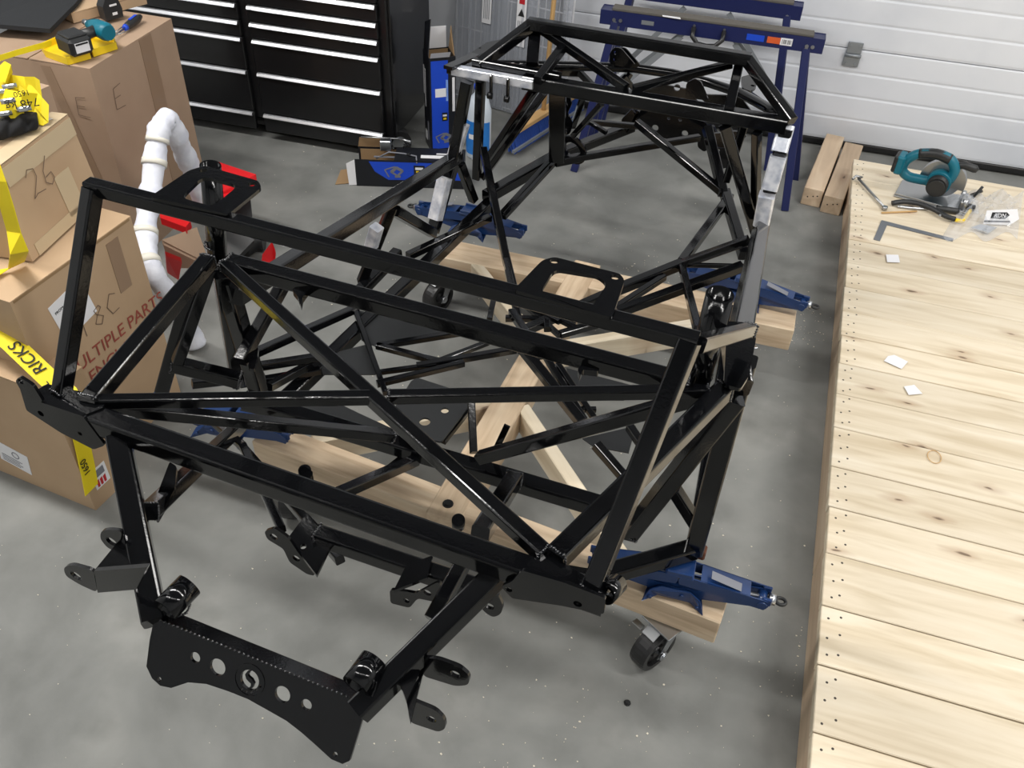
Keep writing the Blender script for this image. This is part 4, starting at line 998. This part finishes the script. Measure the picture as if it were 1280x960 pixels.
c_, A, B, N_ = onface(bt[0], bt[1], tp[0], w1-.275, .105, .115, .088, 'shipping_label', white, r1, tilt=-.2)
m = MB(); m.slab(ring(c_+B*.018+A*.01+N_*.001, .014, N_, 18), .0004, N_, [ring(c_+B*.018+A*.01+N_*.001, .011, N_, 18)])
for k_ in range(4): m.slab([c_-A*.045+B*(-.008-k_*.009)+N_*.001, c_+A*(.03-.01*(k_ % 2))+B*(-.008-k_*.009)+N_*.001, c_+A*(.03-.01*(k_ % 2))+B*(-.0055-k_*.009)+N_*.001, c_-A*.045+B*(-.0055-k_*.009)+N_*.001], .0004, N_)
m.build('label_print', inkgrey, r1)['kind'] = 'stuff'
c_, A, B, N_ = onface(bt[1], bt[2], tp[1], .055, .10, .055, .075, 'corner_label', white, r1)
m = MB().slab([c_-A*.02+B*.004+N_*.001, c_+A*.018+B*.004+N_*.001, c_+A*.018+B*.030+N_*.001, c_-A*.02+B*.030+N_*.001], .0004, N_); m.build('label_panel', inkgrey, r1)
m = MB()
for k_ in range(3): m.slab([c_+A*(-.02+.013*k_)-B*.032+N_*.001, c_+A*(-.012+.013*k_)-B*.032+N_*.001, c_+A*(-.010+.013*k_)-B*.004+N_*.001, c_+A*(-.02+.013*k_)-B*.008+N_*.001], .0004, N_)
m.build('red_label_marks', labelred, r1)
# 'multiple parts' box behind it
f0, f1 = P(12, 378, z=.70), P(163, 270, z=.70)
dy = (f1-f0); dy.z = 0; dl_ = dy.length; dyn = dy.normalized(); dxn = Vector((-dyn.y, dyn.x, 0)); dxn = dxn if dxn.x < 0 else -dxn
f0b = Vector((f0.x, f0.y, 0))
cr_ = [f0+dxn*.46, f0, f1, f1+dxn*.46]
r2_, bt2, tp2 = cbox('cardboard_box', 'tall cardboard box with red MULTIPLE PARTS ENCLOSED printing and white label', [(c_.x, c_.y) for c_ in cr_], 0, .70, lean=Vector((-.0, 0, 0)))
c_, A, B, N_ = onface(bt2[1], bt2[2], tp2[1], .17, .56, .13, .13, 'shipping_label', white, r2_, tilt=.15)
text('label_text', 'TO:', c_+A*.018+B*.012, A, B, .034, ink, r2_); text('label_text', 'FROM:', c_-A*.055+B*.03, A, B, .012, ink, r2_); 
q = bt2[1]+dyn*.072+ZV*.372
text('printed_text', 'MULTIPLE PARTS', q+N_*.001, dyn, ZV, .060, inkred, r2_, sx=.95); text('printed_text', 'ENCLOSED', q+dyn*.07-ZV*.065+N_*.001, dyn, ZV, .060, inkred, r2_, sx=.95)
strokes('18C', q+dyn*.09+ZV*.085+N_*.001, dyn, ZV, .070, r2_)
c_, A, B, N_ = onface(bt2[1], bt2[2], tp2[1], dl_*.80, .585, .05, .17, 'tape_strip', tapeclear, r2_)
onface(bt2[1], bt2[2], tp2[1], dl_*.5, .694, dl_*.96, .008, 'flap_edge', kraft, r2_)
# box 26 on top
g0, g1 = P(41, 327, z=.708), P(128, 246, z=.708); t0 = P(18, 200, y=g0.y+.03)
dy2 = (g1-g0); dy2.z = 0; L2 = dy2.length; n2_ = dy2.normalized(); x2_ = Vector((-n2_.y, n2_.x, 0)); x2_ = x2_ if x2_.x < 0 else -x2_
zt = P(18, 200, x=g0.x-.035).z
cr_ = [g0+x2_*.42, g0, g1, g1+x2_*.42]
r3_, bt3, tp3 = cbox('cardboard_box', 'taped cardboard box marked 26 sitting on the MULTIPLE PARTS box', [(c_.x, c_.y) for c_ in cr_], .708, zt, lean=Vector((-.035, .0, 0)))
N_ = -x2_; q = bt3[1]+n2_*.10+ZV*(zt-.708)*.52
fx = (tp3[1]-bt3[1]).normalized()
strokes('26', q+N_*-.015, n2_, fx, .075, r3_)
def strip(p, q, w, up_, name, m, parent, n_):
    MB().slab([p, q, q+up_*w, p+up_*w], .001, n_).build(name, m, parent)
fn = n2_.cross(fx); fn = fn if fn.x > 0 else -fn
strip(bt3[1]+fx*((zt-.708)-.055)+n2_*.04+fn*.002, bt3[2]+fx*((zt-.708)-.055)+fn*.002, .05, fx, 'tape_strip', tapem, r3_, fn)
strip(tp3[1]+n2_*.03+ZV*.003, tp3[2]+ZV*.003, .05, x2_, 'tape_strip', tapem, r3_, ZV)
strip(bt3[1]+n2_*.20+fn*.002+fx*.02, bt3[1]+n2_*.27+fn*.002+fx*.02, .12, fx, 'tape_strip', tapem, r3_, fn)
strip(bt3[1]+n2_*.03+fn*.002+fx*.0, bt3[2]+fn*.002-n2_*.02, .035, fx, 'tape_strip', tapem, r3_, fn)
MB().slab([P(40, 158, z=zt+.006), P(66, 148, z=zt+.006), P(50, 147, z=zt+.006), P(42, 152, z=zt+.006)], .001, ZV).build('white_label', white, r3_)
# small box behind 26
c0 = P(62, 107, z=.86); c1 = P(74, 148, z=.70)
r4_, bt4, tp4 = cbox('cardboard_box', 'smaller brown box behind box 26, under the yellow strap coils', [(c0.x-.42, c0.y-.20), (c0.x-.02, c0.y-.17), (c0.x, c0.y), (c0.x-.42, c0.y+.02)], 0, .86, m=card2)
# big box beside the cabinet
h0_, h1_ = P(112, 86, z=.79), P(214, 23, z=.79)
dy3 = (h1_-h0_); dy3.z = 0; n3_ = dy3.normalized(); x3_ = Vector((-n3_.y, n3_.x, 0)); x3_ = x3_ if x3_.x < 0 else -x3_
cr_ = [h0_+x3_*.50, h0_, h1_, h1_+x3_*.50]
r5_, bt5, tp5 = cbox('cardboard_box', 'largest cardboard box beside the tool cabinet with tools lying on top', [(c_.x, c_.y) for c_ in cr_], 0, .79, m=card2)
N5 = -x3_
strip(bt5[1]+n3_*.30+N5*.002+ZV*.0, bt5[1]+n3_*.38+N5*.002, .785, ZV, 'tape_strip', tapeclear, r5_, N5)
strokes('E', bt5[1]+n3_*.07+ZV*.60+N5*.002, n3_, ZV, .09, r5_); strokes('E', bt5[0].lerp(bt5[1], .78)+ZV*.60-n3_*.002, -x3_, ZV, .08, r5_)
t_a, t_b = P(56, 82, n=n3_, d=n3_.dot(bt5[1])-.002), P(122, 222, n=n3_, d=n3_.dot(bt5[1])-.002)
MB().slab([t_a+x3_*.02, t_a-x3_*.02, t_b-x3_*.02, t_b+x3_*.02], .001, -n3_).build('tape_strip', tapeclear, r5_)
# flat cardboard box on top of the largest one
k0_, k1_ = P(92, 28, z=.80), P(184, 4, z=.80); kx_ = (k1_-k0_).normalized(); ky_ = Vector((-kx_.y, kx_.x, 0))
cr_ = [k0_, k1_, k1_+ky_*.28, k0_+ky_*.28]
r6_, bt6, tp6 = cbox('cardboard_box', 'flat cardboard box lying on the far side of the largest box', [(c_.x, c_.y) for c_ in cr_], .797, .835)
# black foam sheet lying on top
ff = [P(-30, 28, z=.845), P(62, 36, z=.845), P(96, 2, z=.86), P(118, -28, z=.86), P(-30, -40, z=.86)]
o = MB().slab(ff, .016, ZV).build('foam_sheet', felt); tag(o, 'black foam sheet lying over the boxes in the far left corner', 'foam sheet')

# ------------------------------------------------------------------ tools on the largest box
ZB = .795
# yellow tray (two halves)
ty = thing('yellow_tray', 'shallow yellow plastic tray under the drill on the largest box', 'tray', tuple(P(98, 68, z=ZB)))
def trayhalf(pts):
    p = [P(a, b, z=ZB+.002) for a, b in pts]; m = MB().slab(p, .004, ZV); c_ = sum(p, Vector())/len(p); k_ = len(p)
    for i in range(k_):
        a, b = p[i], p[(i+1) % k_]; m.slab([a, b, b+ZV*.022, a+ZV*.022], .004, (b-a).cross(ZV))
    m.build('tray_half', yellowp, ty)
trayhalf([(52, 62), (57, 70), (85, 80), (114, 72), (110, 60), (75, 52)]); trayhalf([(117, 70), (147, 60), (144, 52), (120, 46), (104, 52)])
# impact driver lying with battery towards the camera
DX = (P(150, 40, z=ZB)-P(80, 60, z=ZB)).normalized()
dq = P(90, 68, z=ZB+.02); u_ = ZV
dr_ = thing('cordless_driver', 'teal and black cordless driver lying on the yellow tray', 'power tool', tuple(dq))
dsd = DX.cross(ZV)
axd = (DX, -dsd, ZV)
MB().bbox(dq+DX*.02+ZV*.035, (.085, .105, .060), .010, axd).build('battery', plastic_blk, dr_)
MB().bbox(dq+DX*.02+ZV*.068, (.07, .08, .012), .004, axd).build('battery_latch', plastic_blk, dr_)
bl_ = dq+DX*.02+dsd*.054+ZV*.035
MB().box(bl_, (.052, .001, .034), axd).build('battery_label', white, dr_); MB().box(bl_+dsd*.001+ZV*.012, (.046, .001, .006), axd).build('label_band', ink, dr_)
MB().sweep([dq+DX*.05+ZV*.05, dq+DX*.09+ZV*.055, dq+DX*.125+ZV*.055-dsd*.01], [.022, .019, .021], 12).build('handle_grip', plastic_blk, dr_)
MB().sweep([dq+DX*.125+ZV*.055-dsd*.075, dq+DX*.128+ZV*.055-dsd*.03, dq+DX*.13+ZV*.055+dsd*.03, dq+DX*.13+ZV*.055+dsd*.05], [.016, .030, .033, .026], 16).build('motor_housing', teal, dr_)
MB().sweep([dq+DX*.127+ZV*.055-dsd*.11, dq+DX*.127+ZV*.055-dsd*.07], [.010, .016], 12).build('nose_collar', steel, dr_)
# tape measure and its blade
tq = P(140, 22, z=ZB+.01)
tm = thing('tape_measure', 'black tape measure standing behind the driver', 'tape measure', tuple(tq))
pfc = [(-.04, 0), (.04, 0), (.044, .03), (.036, .062), (.012, .078), (-.02, .078), (-.042, .05)]
MB().add([tq+DX*a*.9+dsd*s_*.022+ZV*b*1.05 for s_ in (-1, 1) for a, b in pfc], [tuple(range(7)), tuple(range(13, 6, -1))]+[(i, (i+1) % 7, 7+(i+1) % 7, 7+i) for i in range(7)]).build('case', plastic_blk, tm)
MB().box(tq+dsd*.023+ZV*.052+DX*.005, (.030, .001, .007), axd).box(tq+dsd*.023+ZV*.020+DX*.005, (.020, .001, .010), axd).build('case_print', white, tm)
bpts = [P(-8, 75, z=ZB+.05), P(20, 66, z=ZB+.045), P(45, 59, z=ZB+.04), P(64, 54, z=ZB+.035)]
o = MB().ribbon(bpts, Vector((.0, .012, .018))).build('blade', yellow, tm)
# screwdriver
s0, s1 = P(152, 38, z=ZB+.015), P(184, 14, z=ZB+.02); sv = (s1-s0).normalized()
sc = thing('screwdriver', 'screwdriver with blue and black handle on the largest box', 'screwdriver', tuple(s0))
MB().sweep([s0+sv*.03, s0+sv*.045, s0+sv*.08, s0+sv*.12, s0+sv*.145], [.010, .014, .016, .015, .009], 12).build('handle', plastic_blk, sc)
MB().sweep([s0+sv*.02, s0+sv*.032], [.009, .013], 12).build('handle_collar', boxblue, sc); MB().box(s0+sv*.09+ZV*.0165, (.05, .010, .002), (sv, sv.cross(ZV), ZV)).build('handle_inlay', boxblue, sc)
MB().cyl(s0-sv*.10, s0+sv*.025, .0035, 8).build('shaft', steel, sc)
# wire ties beside it
o = MB().sweep([P(142, 42, z=ZB+.004), P(152, 34, z=ZB+.008), P(164, 32, z=ZB+.004), P(160, 38, z=ZB+.006), P(146, 44, z=ZB+.004)], .0022, 6).build('wire_tie', steel); tag(o, 'thin bent wire loop beside the screwdriver', 'wire')

# ------------------------------------------------------------------ strap pile and cloth on box 26
ZS = zt+.01
sp_ = thing('ratchet_strap', 'yellow ratchet strap coiled on box 26 and hanging down over the boxes', 'strap', tuple(P(10, 130, z=ZS)))
def rib(pix, w, name='strap_loop', m=yellow): return MB().ribbon([P(a, b, z=c_) for a, b, c_ in pix], w, th=.0025).build(name, m, sp_)
vw = Vector((.0, .02, .04))
rib([(-8, 98, ZS+.09), (3, 88, ZS+.12), (10, 92, ZS+.12), (11, 101, ZS+.09), (3, 106, ZS+.07), (-8, 106, ZS+.06)], Vector((.02, .02, .045)))
rib([(5, 102, ZS+.08), (18, 106, ZS+.085), (32, 108, ZS+.08), (44, 108, ZS+.07), (50, 112, ZS+.06), (44, 117, ZS+.05), (34, 116, ZS+.05)], Vector((-.01, .02, .045)))
rib([(12, 112, ZS+.07), (24, 115, ZS+.07), (40, 118, ZS+.06), (52, 132, ZS+.04), (60, 142, ZS+.02), (54, 146, ZS+.015), (40, 143, ZS+.02), (28, 140, ZS+.03)], Vector((-.012, .030, .035)))
rib([(-6, 120, ZS+.06), (10, 124, ZS+.07), (26, 127, ZS+.07), (44, 128, ZS+.05)], Vector((0, .03, .04)))
rib([(-6, 136, ZS+.05), (8, 138, ZS+.05), (20, 137, ZS+.05), (30, 134, ZS+.05)], Vector((0, .02, .04)))
rt = ray(30, 122).cross(ZV).normalized(); ru = Vector((0, .35, .9))
text('strap_text', '748 kg', P(47, 122, z=ZS+.088), -rt, -ru, .030, ink, sp_)
text('strap_text', '1650', P(36, 112, z=ZS+.095), -rt, -ru, .020, ink, sp_)
for px, py, zz in ((12, 108, .09), (4, 114, .08), (10, 126, .08), (30, 136, .06), (6, 142, .05)):
    q = P(px, py, z=ZS+zz); MB().bbox(q, (.026, .020, .014), .003, (rt, ru.cross(rt), ru)).cyl(q-rt*.018, q+rt*.018, .007, 8).build('ratchet_buckle', zinc, sp_)
# hanging run: down the left faces, over the front box top and down its right face
x26 = g0.x
hs = [(-8, 128, zt+.02), (0, 150, zt+.01)]
yf = bt3[0].y-.012
run1 = [P(-14, 190, y=yf+.02), P(-1, 226, y=yf-.002), P(9, 258, y=yf-.008), P(18, 290, y=yf-.012), P(24, 315, y=yf-.03), P(20, 331, z=.716), P(2, 341, z=.714), P(-16, 344, z=.714)]
MB().ribbon(run1, [Vector((.045, .0, 0.005))]*4+[Vector((.030, .03, 0)), Vector((.012, .045, 0)), Vector((.0, .048, 0)), Vector((.0, .048, 0))], th=.0025).build('strap_run', yellow, sp_)
zb = .478
sa, sb_ = P(-18, 398, z=.60), P(66, 478, z=.500)
wdir = (sb_-sa).normalized().cross((CAM-sa).normalized()).normalized()*.052
if wdir.y < 0: wdir = -wdir
ra = [sa, sa.lerp(sb_, .33), sa.lerp(sb_, .66), sb_, P(84, 490, z=zb+.012), P(92, 508, z=zb+.003)]
edge = tp[1]
down = [P(98, 535, x=edge.x+.010), P(104, 562, x=edge.x+.010), P(110, 590, x=edge.x+.010), P(114, 612, x=edge.x+.010)]
MB().ribbon(ra+down, [wdir]*4+[Vector((.025, .042, .0)), Vector((.012, .050, 0))]+[Vector((0, .054, 0))]*4, th=.0025).build('strap_run', yellow, sp_)
du = (ra[3]-ra[0]).normalized(); wn_ = du.cross(wdir).normalized(); wn_ = wn_ if wn_.z > 0 else -wn_
text('strap_text', 'RICKS', ra[3]+wdir*.30+wn_*.0045-du*.035, -du, wn_.cross(-du), .044, ink, sp_, sx=1.0, shear=.25)
q = P(84, 478, z=zb+.012); du2 = (ra[5]-ra[3]).normalized()
text('strap_text', 'WLL', P(74, 494, z=zb+.016), -du2, Vector((0, 0, 1)).cross(-du2), .030, ink, sp_); text('strap_text', 'g.com', P(90, 500, z=zb+.016), -du2, Vector((0, 0, 1)).cross(-du2), .022, ink, sp_)
text('strap_text', '1650', P(113, 590, x=edge.x+.014), Vector((0, 0, 1)), Vector((0, 1, 0))*-1, .030, ink, sp_)
# black cloth
m = MB(); cl = []
for i in range(9):
    for j in range(6):
        a = -14+i*7.6; b = 140+j*7-(i*2.1) + (4 if j == 5 else 0); h_ = .05*math.sin(i*1.1+j*.7)**2+.02
        if i == 8 or j == 0: h_ *= .5
        cl.append(P(a, b, z=ZS-.004+h_*(.6 if j < 5 else .1)))
m.add(cl, [(i*6+j, i*6+j+1, (i+1)*6+j+1, (i+1)*6+j) for i in range(8) for j in range(5)], 0, True)
o = m.build('black_cloth', cloth); s_ = o.modifiers.new('solid', 'SOLIDIFY'); s_.thickness = .012; ss = o.modifiers.new('sub', 'SUBSURF'); ss.levels = ss.render_levels = 2
tag(o, 'crumpled black cloth lying below the yellow strap on box 26', 'cloth')

# ------------------------------------------------------------------ white wrapped tube, red stand
wt = thing('wrapped_tube', 'bent tube wrapped in white foam film leaning on the largest box', 'wrapped tube', tuple(P(215, 400, z=0)))
path = [(245, 432, .02), (236, 410, .10), (214, 372, .30), (190, 340, .42), (183, 312, .46), (182, 285, .50), (188, 245, .56), (192, 210, .62), (196, 180, .68), (200, 160, .72), (208, 150, .73), (216, 158, .70), (224, 178, .62), (234, 200, .52), (243, 222, .42), (252, 250, .30)]
pts = [P(a, b, z=c_) for a, b, c_ in path]
def smooth(pts, k=4):
    out = []
    for i in range(len(pts)-1):
        p0, p1, p2, p3 = pts[max(i-1, 0)], pts[i], pts[i+1], pts[min(i+2, len(pts)-1)]
        for j in range(k):
            t = j/k; out.append(.5*((2*p1)+(-p0+p2)*t+(2*p0-5*p1+4*p2-p3)*t*t+(-p0+3*p1-3*p2+p3)*t**3))
    return out+[pts[-1]]
sp2 = smooth(pts, 5); rr = [.036+.0035*math.sin(i*.9)+.002*math.sin(i*2.3) for i in range(len(sp2))]
MB().sweep(sp2, rr, 22).build('foam_wrap', foam, wt)
for k_ in (24, 36, 41, 17):
    MB().sweep([sp2[k_].lerp(sp2[k_-1], .6), sp2[k_], sp2[k_].lerp(sp2[k_+1], .6)], [max(rr[k_-1:k_+2])+.0002]*3, 22).build('tape_band', mask, wt)
rd = thing('red_stand', 'red steel stand and black parts on the floor behind the left tower tube', 'stand', tuple(P(300, 270, z=0)))
def rp(name, pts, th, m=red): MB().slab([P(a, b, z=c_) for a, b, c_ in pts], th, ZV).build(name, m, rd)
rp('red_leg', [(272, 202, .30), (320, 218, .30), (320, 228, .27), (278, 240, .27)], .02)
rp('red_leg', [(276, 225, .26), (318, 232, .26), (290, 262, .26), (278, 262, .26)], .02)
rp('red_leg', [(200, 266, .26), (238, 276, .26), (232, 284, .26), (200, 272, .26)], .03)
rp('red_foot', [(328, 318, .05), (340, 302, .10), (344, 312, .08), (342, 330, .0), (326, 334, .0)], .02)
rp('red_base', [(206, 314, .22), (226, 322, .22), (222, 345, .10), (208, 336, .10)], .02)
MB().sweep([P(330, 300, z=.05), P(316, 300, z=.05), P(300, 312, z=.05)], .045, 12).build('black_part', plastic_blk, rd)
rp('dark_panel', [(262, 262, .20), (312, 240, .22), (318, 300, .12), (268, 350, .02)], .02, plastic_blk)
rp('dark_panel', [(202, 300, .24), (246, 284, .24), (262, 330, .10), (212, 330, .10)], .02, card2)

# ------------------------------------------------------------------ things on the platform
ZP = PT+.001
# circular saw
sq = P(1160, 246, z=ZP)
cs_ = root('circular_saw', 'teal cordless circular saw standing on the platform corner by the door', 'circular saw', (sq.x, sq.y, ZP), math.radians(-10))
lb(MB().bbox((.02, .0, .003), (.30, .17, .005), .001).bbox((.02, -.075, .008), (.30, .004, .014), .001), 'shoe_plate', steel, cs_)
m = MB(); n = 26; R_ = .095
o1 = [(.03+R_*math.cos(t), .045, .075+R_*math.sin(t)) for t in [math.radians(-10+200*i/n) for i in range(n+1)]]
m.slab(o1, .030, Vector((0, 1, 0))); lb(m, 'blade_guard', steel, cs_)
lb(MB().cyl((.035, .035, .075), (.035, .028, .075), .070, 30), 'saw_blade', zinc, cs_)
lb(MB().cyl((.02, .03, .085), (.02, -.075, .085), .042, 24).cyl((.02, -.075, .085), (.02, -.085, .085), .036, 20), 'motor_housing', plastic_blk, cs_)
lb(MB().cyl((.02, .035, .085), (.02, -.035, .085), .050, 24), 'gear_case', teal, cs_)
hp_ = [(.055, -.005, .10), (.062, -.005, .150), (.030, -.005, .190), (-.030, -.005, .198), (-.095, -.005, .180), (-.135, -.005, .140), (-.140, -.005, .095), (-.110, -.005, .070), (-.060, -.005, .070), (-.01, -.005, .075)]
lb(MB().sweep(smooth([Vector(p) for p in hp_], 4), .021, 12), 'handle_loop', teal, cs_)
lb(MB().sweep(smooth([Vector(p) for p in hp_[2:5]], 4), .0225, 12), 'handle_grip', plastic_blk, cs_)
lb(MB().bbox((-.155, -.005, .12), (.035, .075, .085), .008), 'battery_rail', teal, cs_); lb(MB().bbox((-.172, -.005, .12), (.022, .070, .075), .006), 'battery_dock', plastic_blk, cs_)
lb(MB().sweep([Vector(p) for p in ((.05, .0, .165), (.09, .01, .175), (.135, .01, .170), (.145, .01, .165))], [.014, .017, .017, .010], 12), 'front_handle', plastic_blk, cs_)
lb(MB().cyl((.15, -.05, .01), (.15, -.05, .06), .012, 12).cyl((.13, .03, .01), (.13, .03, .055), .010, 10).bbox((.14, -.01, .03), (.02, .10, .035), .004), 'depth_bracket', steel, cs_)
lb(MB().bbox((.17, -.03, .02), (.05, .03, .02), .003).cyl((.17, .06, .02), (.19, .075, .075), .006, 8), 'clamp_knob', plastic_blk, cs_)
# spanner-like clamp rod
a, b_ = P(1073, 223, z=ZP+.012), P(1106, 260, z=ZP+.008)
o = thing('adjusting_wrench', 'long thin chromed wrench lying at the platform edge', 'wrench', tuple(a))
MB().cyl(a, b_, .006, 10).cyl(b_-ZV*.008, b_+ZV*.008, .011, 12).build('shaft', steel, o)
MB().sweep([a, a+(P(1078, 222, z=ZP+.02)-a), P(1070, 220, z=ZP+.02), P(1066, 224, z=ZP+.012)], .006, 8).build('hook_end', steel, o)
# pliers-like tool with black and yellow handles
k_ = thing('snips', 'black hand snips with one yellow handle end on the platform', 'snips', tuple(P(1170, 262, z=ZP)))
def tubepx(name, pp, r_, m): MB().sweep(smooth([P(a, b, z=ZP+c_) for a, b, c_ in pp], 4), r_, 10, flat=.8).build(name, m, k_)
tubepx('black_handle', [(1115, 254, .012), (1130, 252, .02), (1150, 255, .022), (1168, 262, .02), (1182, 270, .018), (1194, 274, .016)], .011, plastic_blk)
tubepx('yellow_handle', [(1194, 275, .014), (1203, 276, .014), (1208, 270, .014), (1213, 263, .014)], .0085, yellowp)
tubepx('jaw', [(1122, 258, .006), (1140, 260, .006), (1160, 261, .008)], .006, steel)
tubepx('black_head', [(1170, 260, .014), (1184, 262, .016), (1198, 264, .014)], .013, plastic_blk)
MB().cyl(P(1175, 269, z=ZP+.030), P(1175, 269, z=ZP+.036), .005, 10).build('pivot', steel, k_)
# pencil-like strip
o = MB().cyl(P(1102, 266, z=ZP+.004), P(1146, 264, z=ZP+.004), .0038, 6).build('pencil', handlew); tag(o, 'wooden pencil lying beside the snips', 'pencil')
# framing square
sqr = [(1102, 275), (1192, 298), (1191, 301.5), (1109, 281), (1100, 301), (1092, 299)]
o = MB().slab([P(a, b, z=ZP+.003) for a, b in sqr], .002, ZV).build('framing_square', mat('grey_steel', rgb(128, 132, 138), .45, .6)); tag(o, 'grey steel L-shaped framing square lying on the planks', 'framing square')
# paper scraps
for pxs, lab in (([(1107.5, 318), (1123, 318.5), (1125, 328), (1109, 327.5)], 'square white paper scrap nearest the framing square'), ([(1110, 445), (1118, 443.5), (1135, 452), (1127, 461), (1105, 451)], 'white paper scrap in the middle of the platform, upper one of the close pair'), ([(1130, 483), (1143, 481), (1153, 492), (1136, 493.5)], 'white paper scrap in the middle of the platform, lower one of the close pair')):
    p = [P(a, b, z=ZP+.004) for a, b in pxs]; o = MB().slab(p, .001, ZV).build('paper_scrap', white); tag(o, lab, 'paper', 'paper scraps on the platform')
# rubber band ring
c_ = P(1168, 571, z=ZP+.003); o = MB().sweep([c_+Vector((math.cos(t)*.020, math.sin(t)*.028, 0)) for t in [2*PI*i/20 for i in range(20)]], .0012, 6, closed=True).build('rubber_band', handlew); tag(o, 'thin tan rubber band lying on the planks', 'rubber band')
# plastic bag with card
bagm = mat('clear_bag', rgb(225, 230, 238), .08, Alpha=.30); 
bq = P(1235, 268, z=ZP); m = MB(); nu, nv = 22, 16
gx, gy = (P(1275, 262, z=ZP)-P(1205, 262, z=ZP)), (P(1245, 235, z=ZP)-P(1225, 292, z=ZP))
vs = []
for i in range(nu+1):
    for j in range(nv+1):
        u, v = i/nu-.5, j/nv-.5; e = max(0, 1-(abs(2*u)**3))*max(0, 1-abs(2*v)**3); rnd = random.Random(i*31+j)
        h_ = .055*e*(.55+.45*math.sin(i*1.3+j*.5)*math.cos(j*1.1-i*.4))+rnd.uniform(0, .012)*e
        vs.append(bq+gx*u*1.15*(1-.25*v)+gy*v*(1+.2*math.sin(i*.6))*.95+ZV*(h_+.002))
m.add(vs, [(i*(nv+1)+j, (i+1)*(nv+1)+j, (i+1)*(nv+1)+j+1, i*(nv+1)+j+1) for i in range(nu) for j in range(nv)], 0, False)
bg = thing('plastic_bag', 'crumpled clear plastic bag holding a printed RDN card', 'plastic bag', tuple(bq))
m.build('bag_film', bagm, bg)
e1 = (P(1262, 270, z=ZP+.03)-P(1228, 270, z=ZP+.03)).normalized(); e2 = (Vector((-e1.y, e1.x, 0))*.55+ZV*.835).normalized(); cn = e1.cross(e2); cn = cn if cn.y < 0 else -cn
ca = P(1229, 280, z=ZP+.010)
CPt = lambda a, b, o_=0.0: ca+e1*a+e2*b+cn*o_
MB().slab([CPt(0, 0), CPt(.118, -.004), CPt(.155, .02), CPt(.145, .062), CPt(.012, .056)], .001, cn).build('printed_card', white, bg)
MB().slab([CPt(.030, .024, .0012), CPt(.092, .020, .0012), CPt(.112, .036, .0012), CPt(.100, .048, .0012), CPt(.036, .048, .0012)], .001, cn).build('card_badge', ink, bg)
text('card_text', 'RDN', CPt(.042, .0265, .002), e1, e2, .024, white, bg, sx=1.0, shear=.25)
MB().slab([CPt(.002, .008, .0012), CPt(.115, .006, .0012), CPt(.116, .013, .0012), CPt(.003, .015, .0012)], .001, cn).build('card_band', ink, bg)
MB().cyl(P(1214, 244, z=ZP+.01), P(1227, 239, z=ZP+.01), .007, 8).build('black_peg', plastic_blk, bg)
MB().slab([P(1214, 284, z=ZP+.012), P(1236, 291, z=ZP+.012), P(1246, 284, z=ZP+.012), P(1226, 280, z=ZP+.02)], .004, ZV).build('foil_strip', zinc, bg)
m = MB()
bs_ = thing('small_bag', 'small crumpled clear bag between the saw and the snips', 'plastic bag', tuple(P(1200, 256, z=ZP)))
vs = [];
for i in range(9):
    for j in range(9):
        u, v = i/8-.5, j/8-.5; e = max(0, 1-4*u*u)*max(0, 1-4*v*v); vs.append(P(1203, 256, z=ZP)+Vector((u*.13, v*.13, .004+e*.05*(.5+.5*abs(math.sin(i*2.2+j*1.4))))))
m.add(vs, [(i*9+j, (i+1)*9+j, (i+1)*9+j+1, i*9+j+1) for i in range(8) for j in range(8)]); m.build('bag_film', bagm, bs_)
# wood chips scattered over the concrete
rc = random.Random(21); m = MB()
def chip(x, y, r_):
    k_ = rc.randint(3, 5); t0_ = rc.random()*6; pts_ = [(x+r_*rc.uniform(.5, 1)*math.cos(t0_+2*PI*i/k_)*1.3, y+r_*rc.uniform(.5, 1)*math.sin(t0_+2*PI*i/k_), .0012+rc.random()*.001) for i in range(k_)]
    b0 = [(p[0], p[1], .0002) for p in pts_]; m.add(pts_+b0, [tuple(range(k_))]+[(i, k_+i, k_+(i+1) % k_, (i+1) % k_) for i in range(k_)])
for i in range(620):
    x, y = rc.uniform(-2.4, .22), rc.uniform(.3, 4.2); q_ = rc.random()
    chip(x, y, .0010+.0030*q_**4)
for cx_, cy_, sp__, n_c in ((-.32, .95, .22, 90), (-.05, 1.2, .25, 60), (-.5, 3.05, .16, 110), (.1, 3.0, .10, 170), (.25, 1.6, .15, 40), (-.75, .75, .2, 40)):
    for i in range(n_c): chip(min(rc.gauss(cx_, sp__), .33), rc.gauss(cy_, sp__), .0010+.0030*rc.random()**3)
o = m.build('wood_chips', mat('chip_pale', rgb(222, 214, 196), .8), fix=False); o['kind'] = 'stuff'; tag(o, 'pale wood chips and sawdust scattered on the concrete floor', 'wood chips')
# small dark plug on the floor
q = P(784, 879, z=0); o = MB().cyl(q, q+ZV*.008, .006, 8).cyl(q, q+ZV*.003, .009, 8).build('floor_screw', satin); tag(o, 'tiny dark fastener lying on the concrete floor in front of the caster', 'fastener')
# strip light housings
for i, (lx, ly, pw) in enumerate(LIGHTS):
    o = MB().bbox((lx, ly, 3.555), (2.5, .28, .06), .006).build('strip_light_housing', wallm); tag(o, 'white ceiling strip light housing, ' + ('left one of the row above the chassis', 'middle one of the row above the chassis', 'right one of the row above the chassis', 'left one of the row behind the viewer', 'middle one of the row behind the viewer', 'right one of the row behind the viewer', 'one added near the garage door to brighten the far floor')[i], 'ceiling light', 'ceiling strip lights')
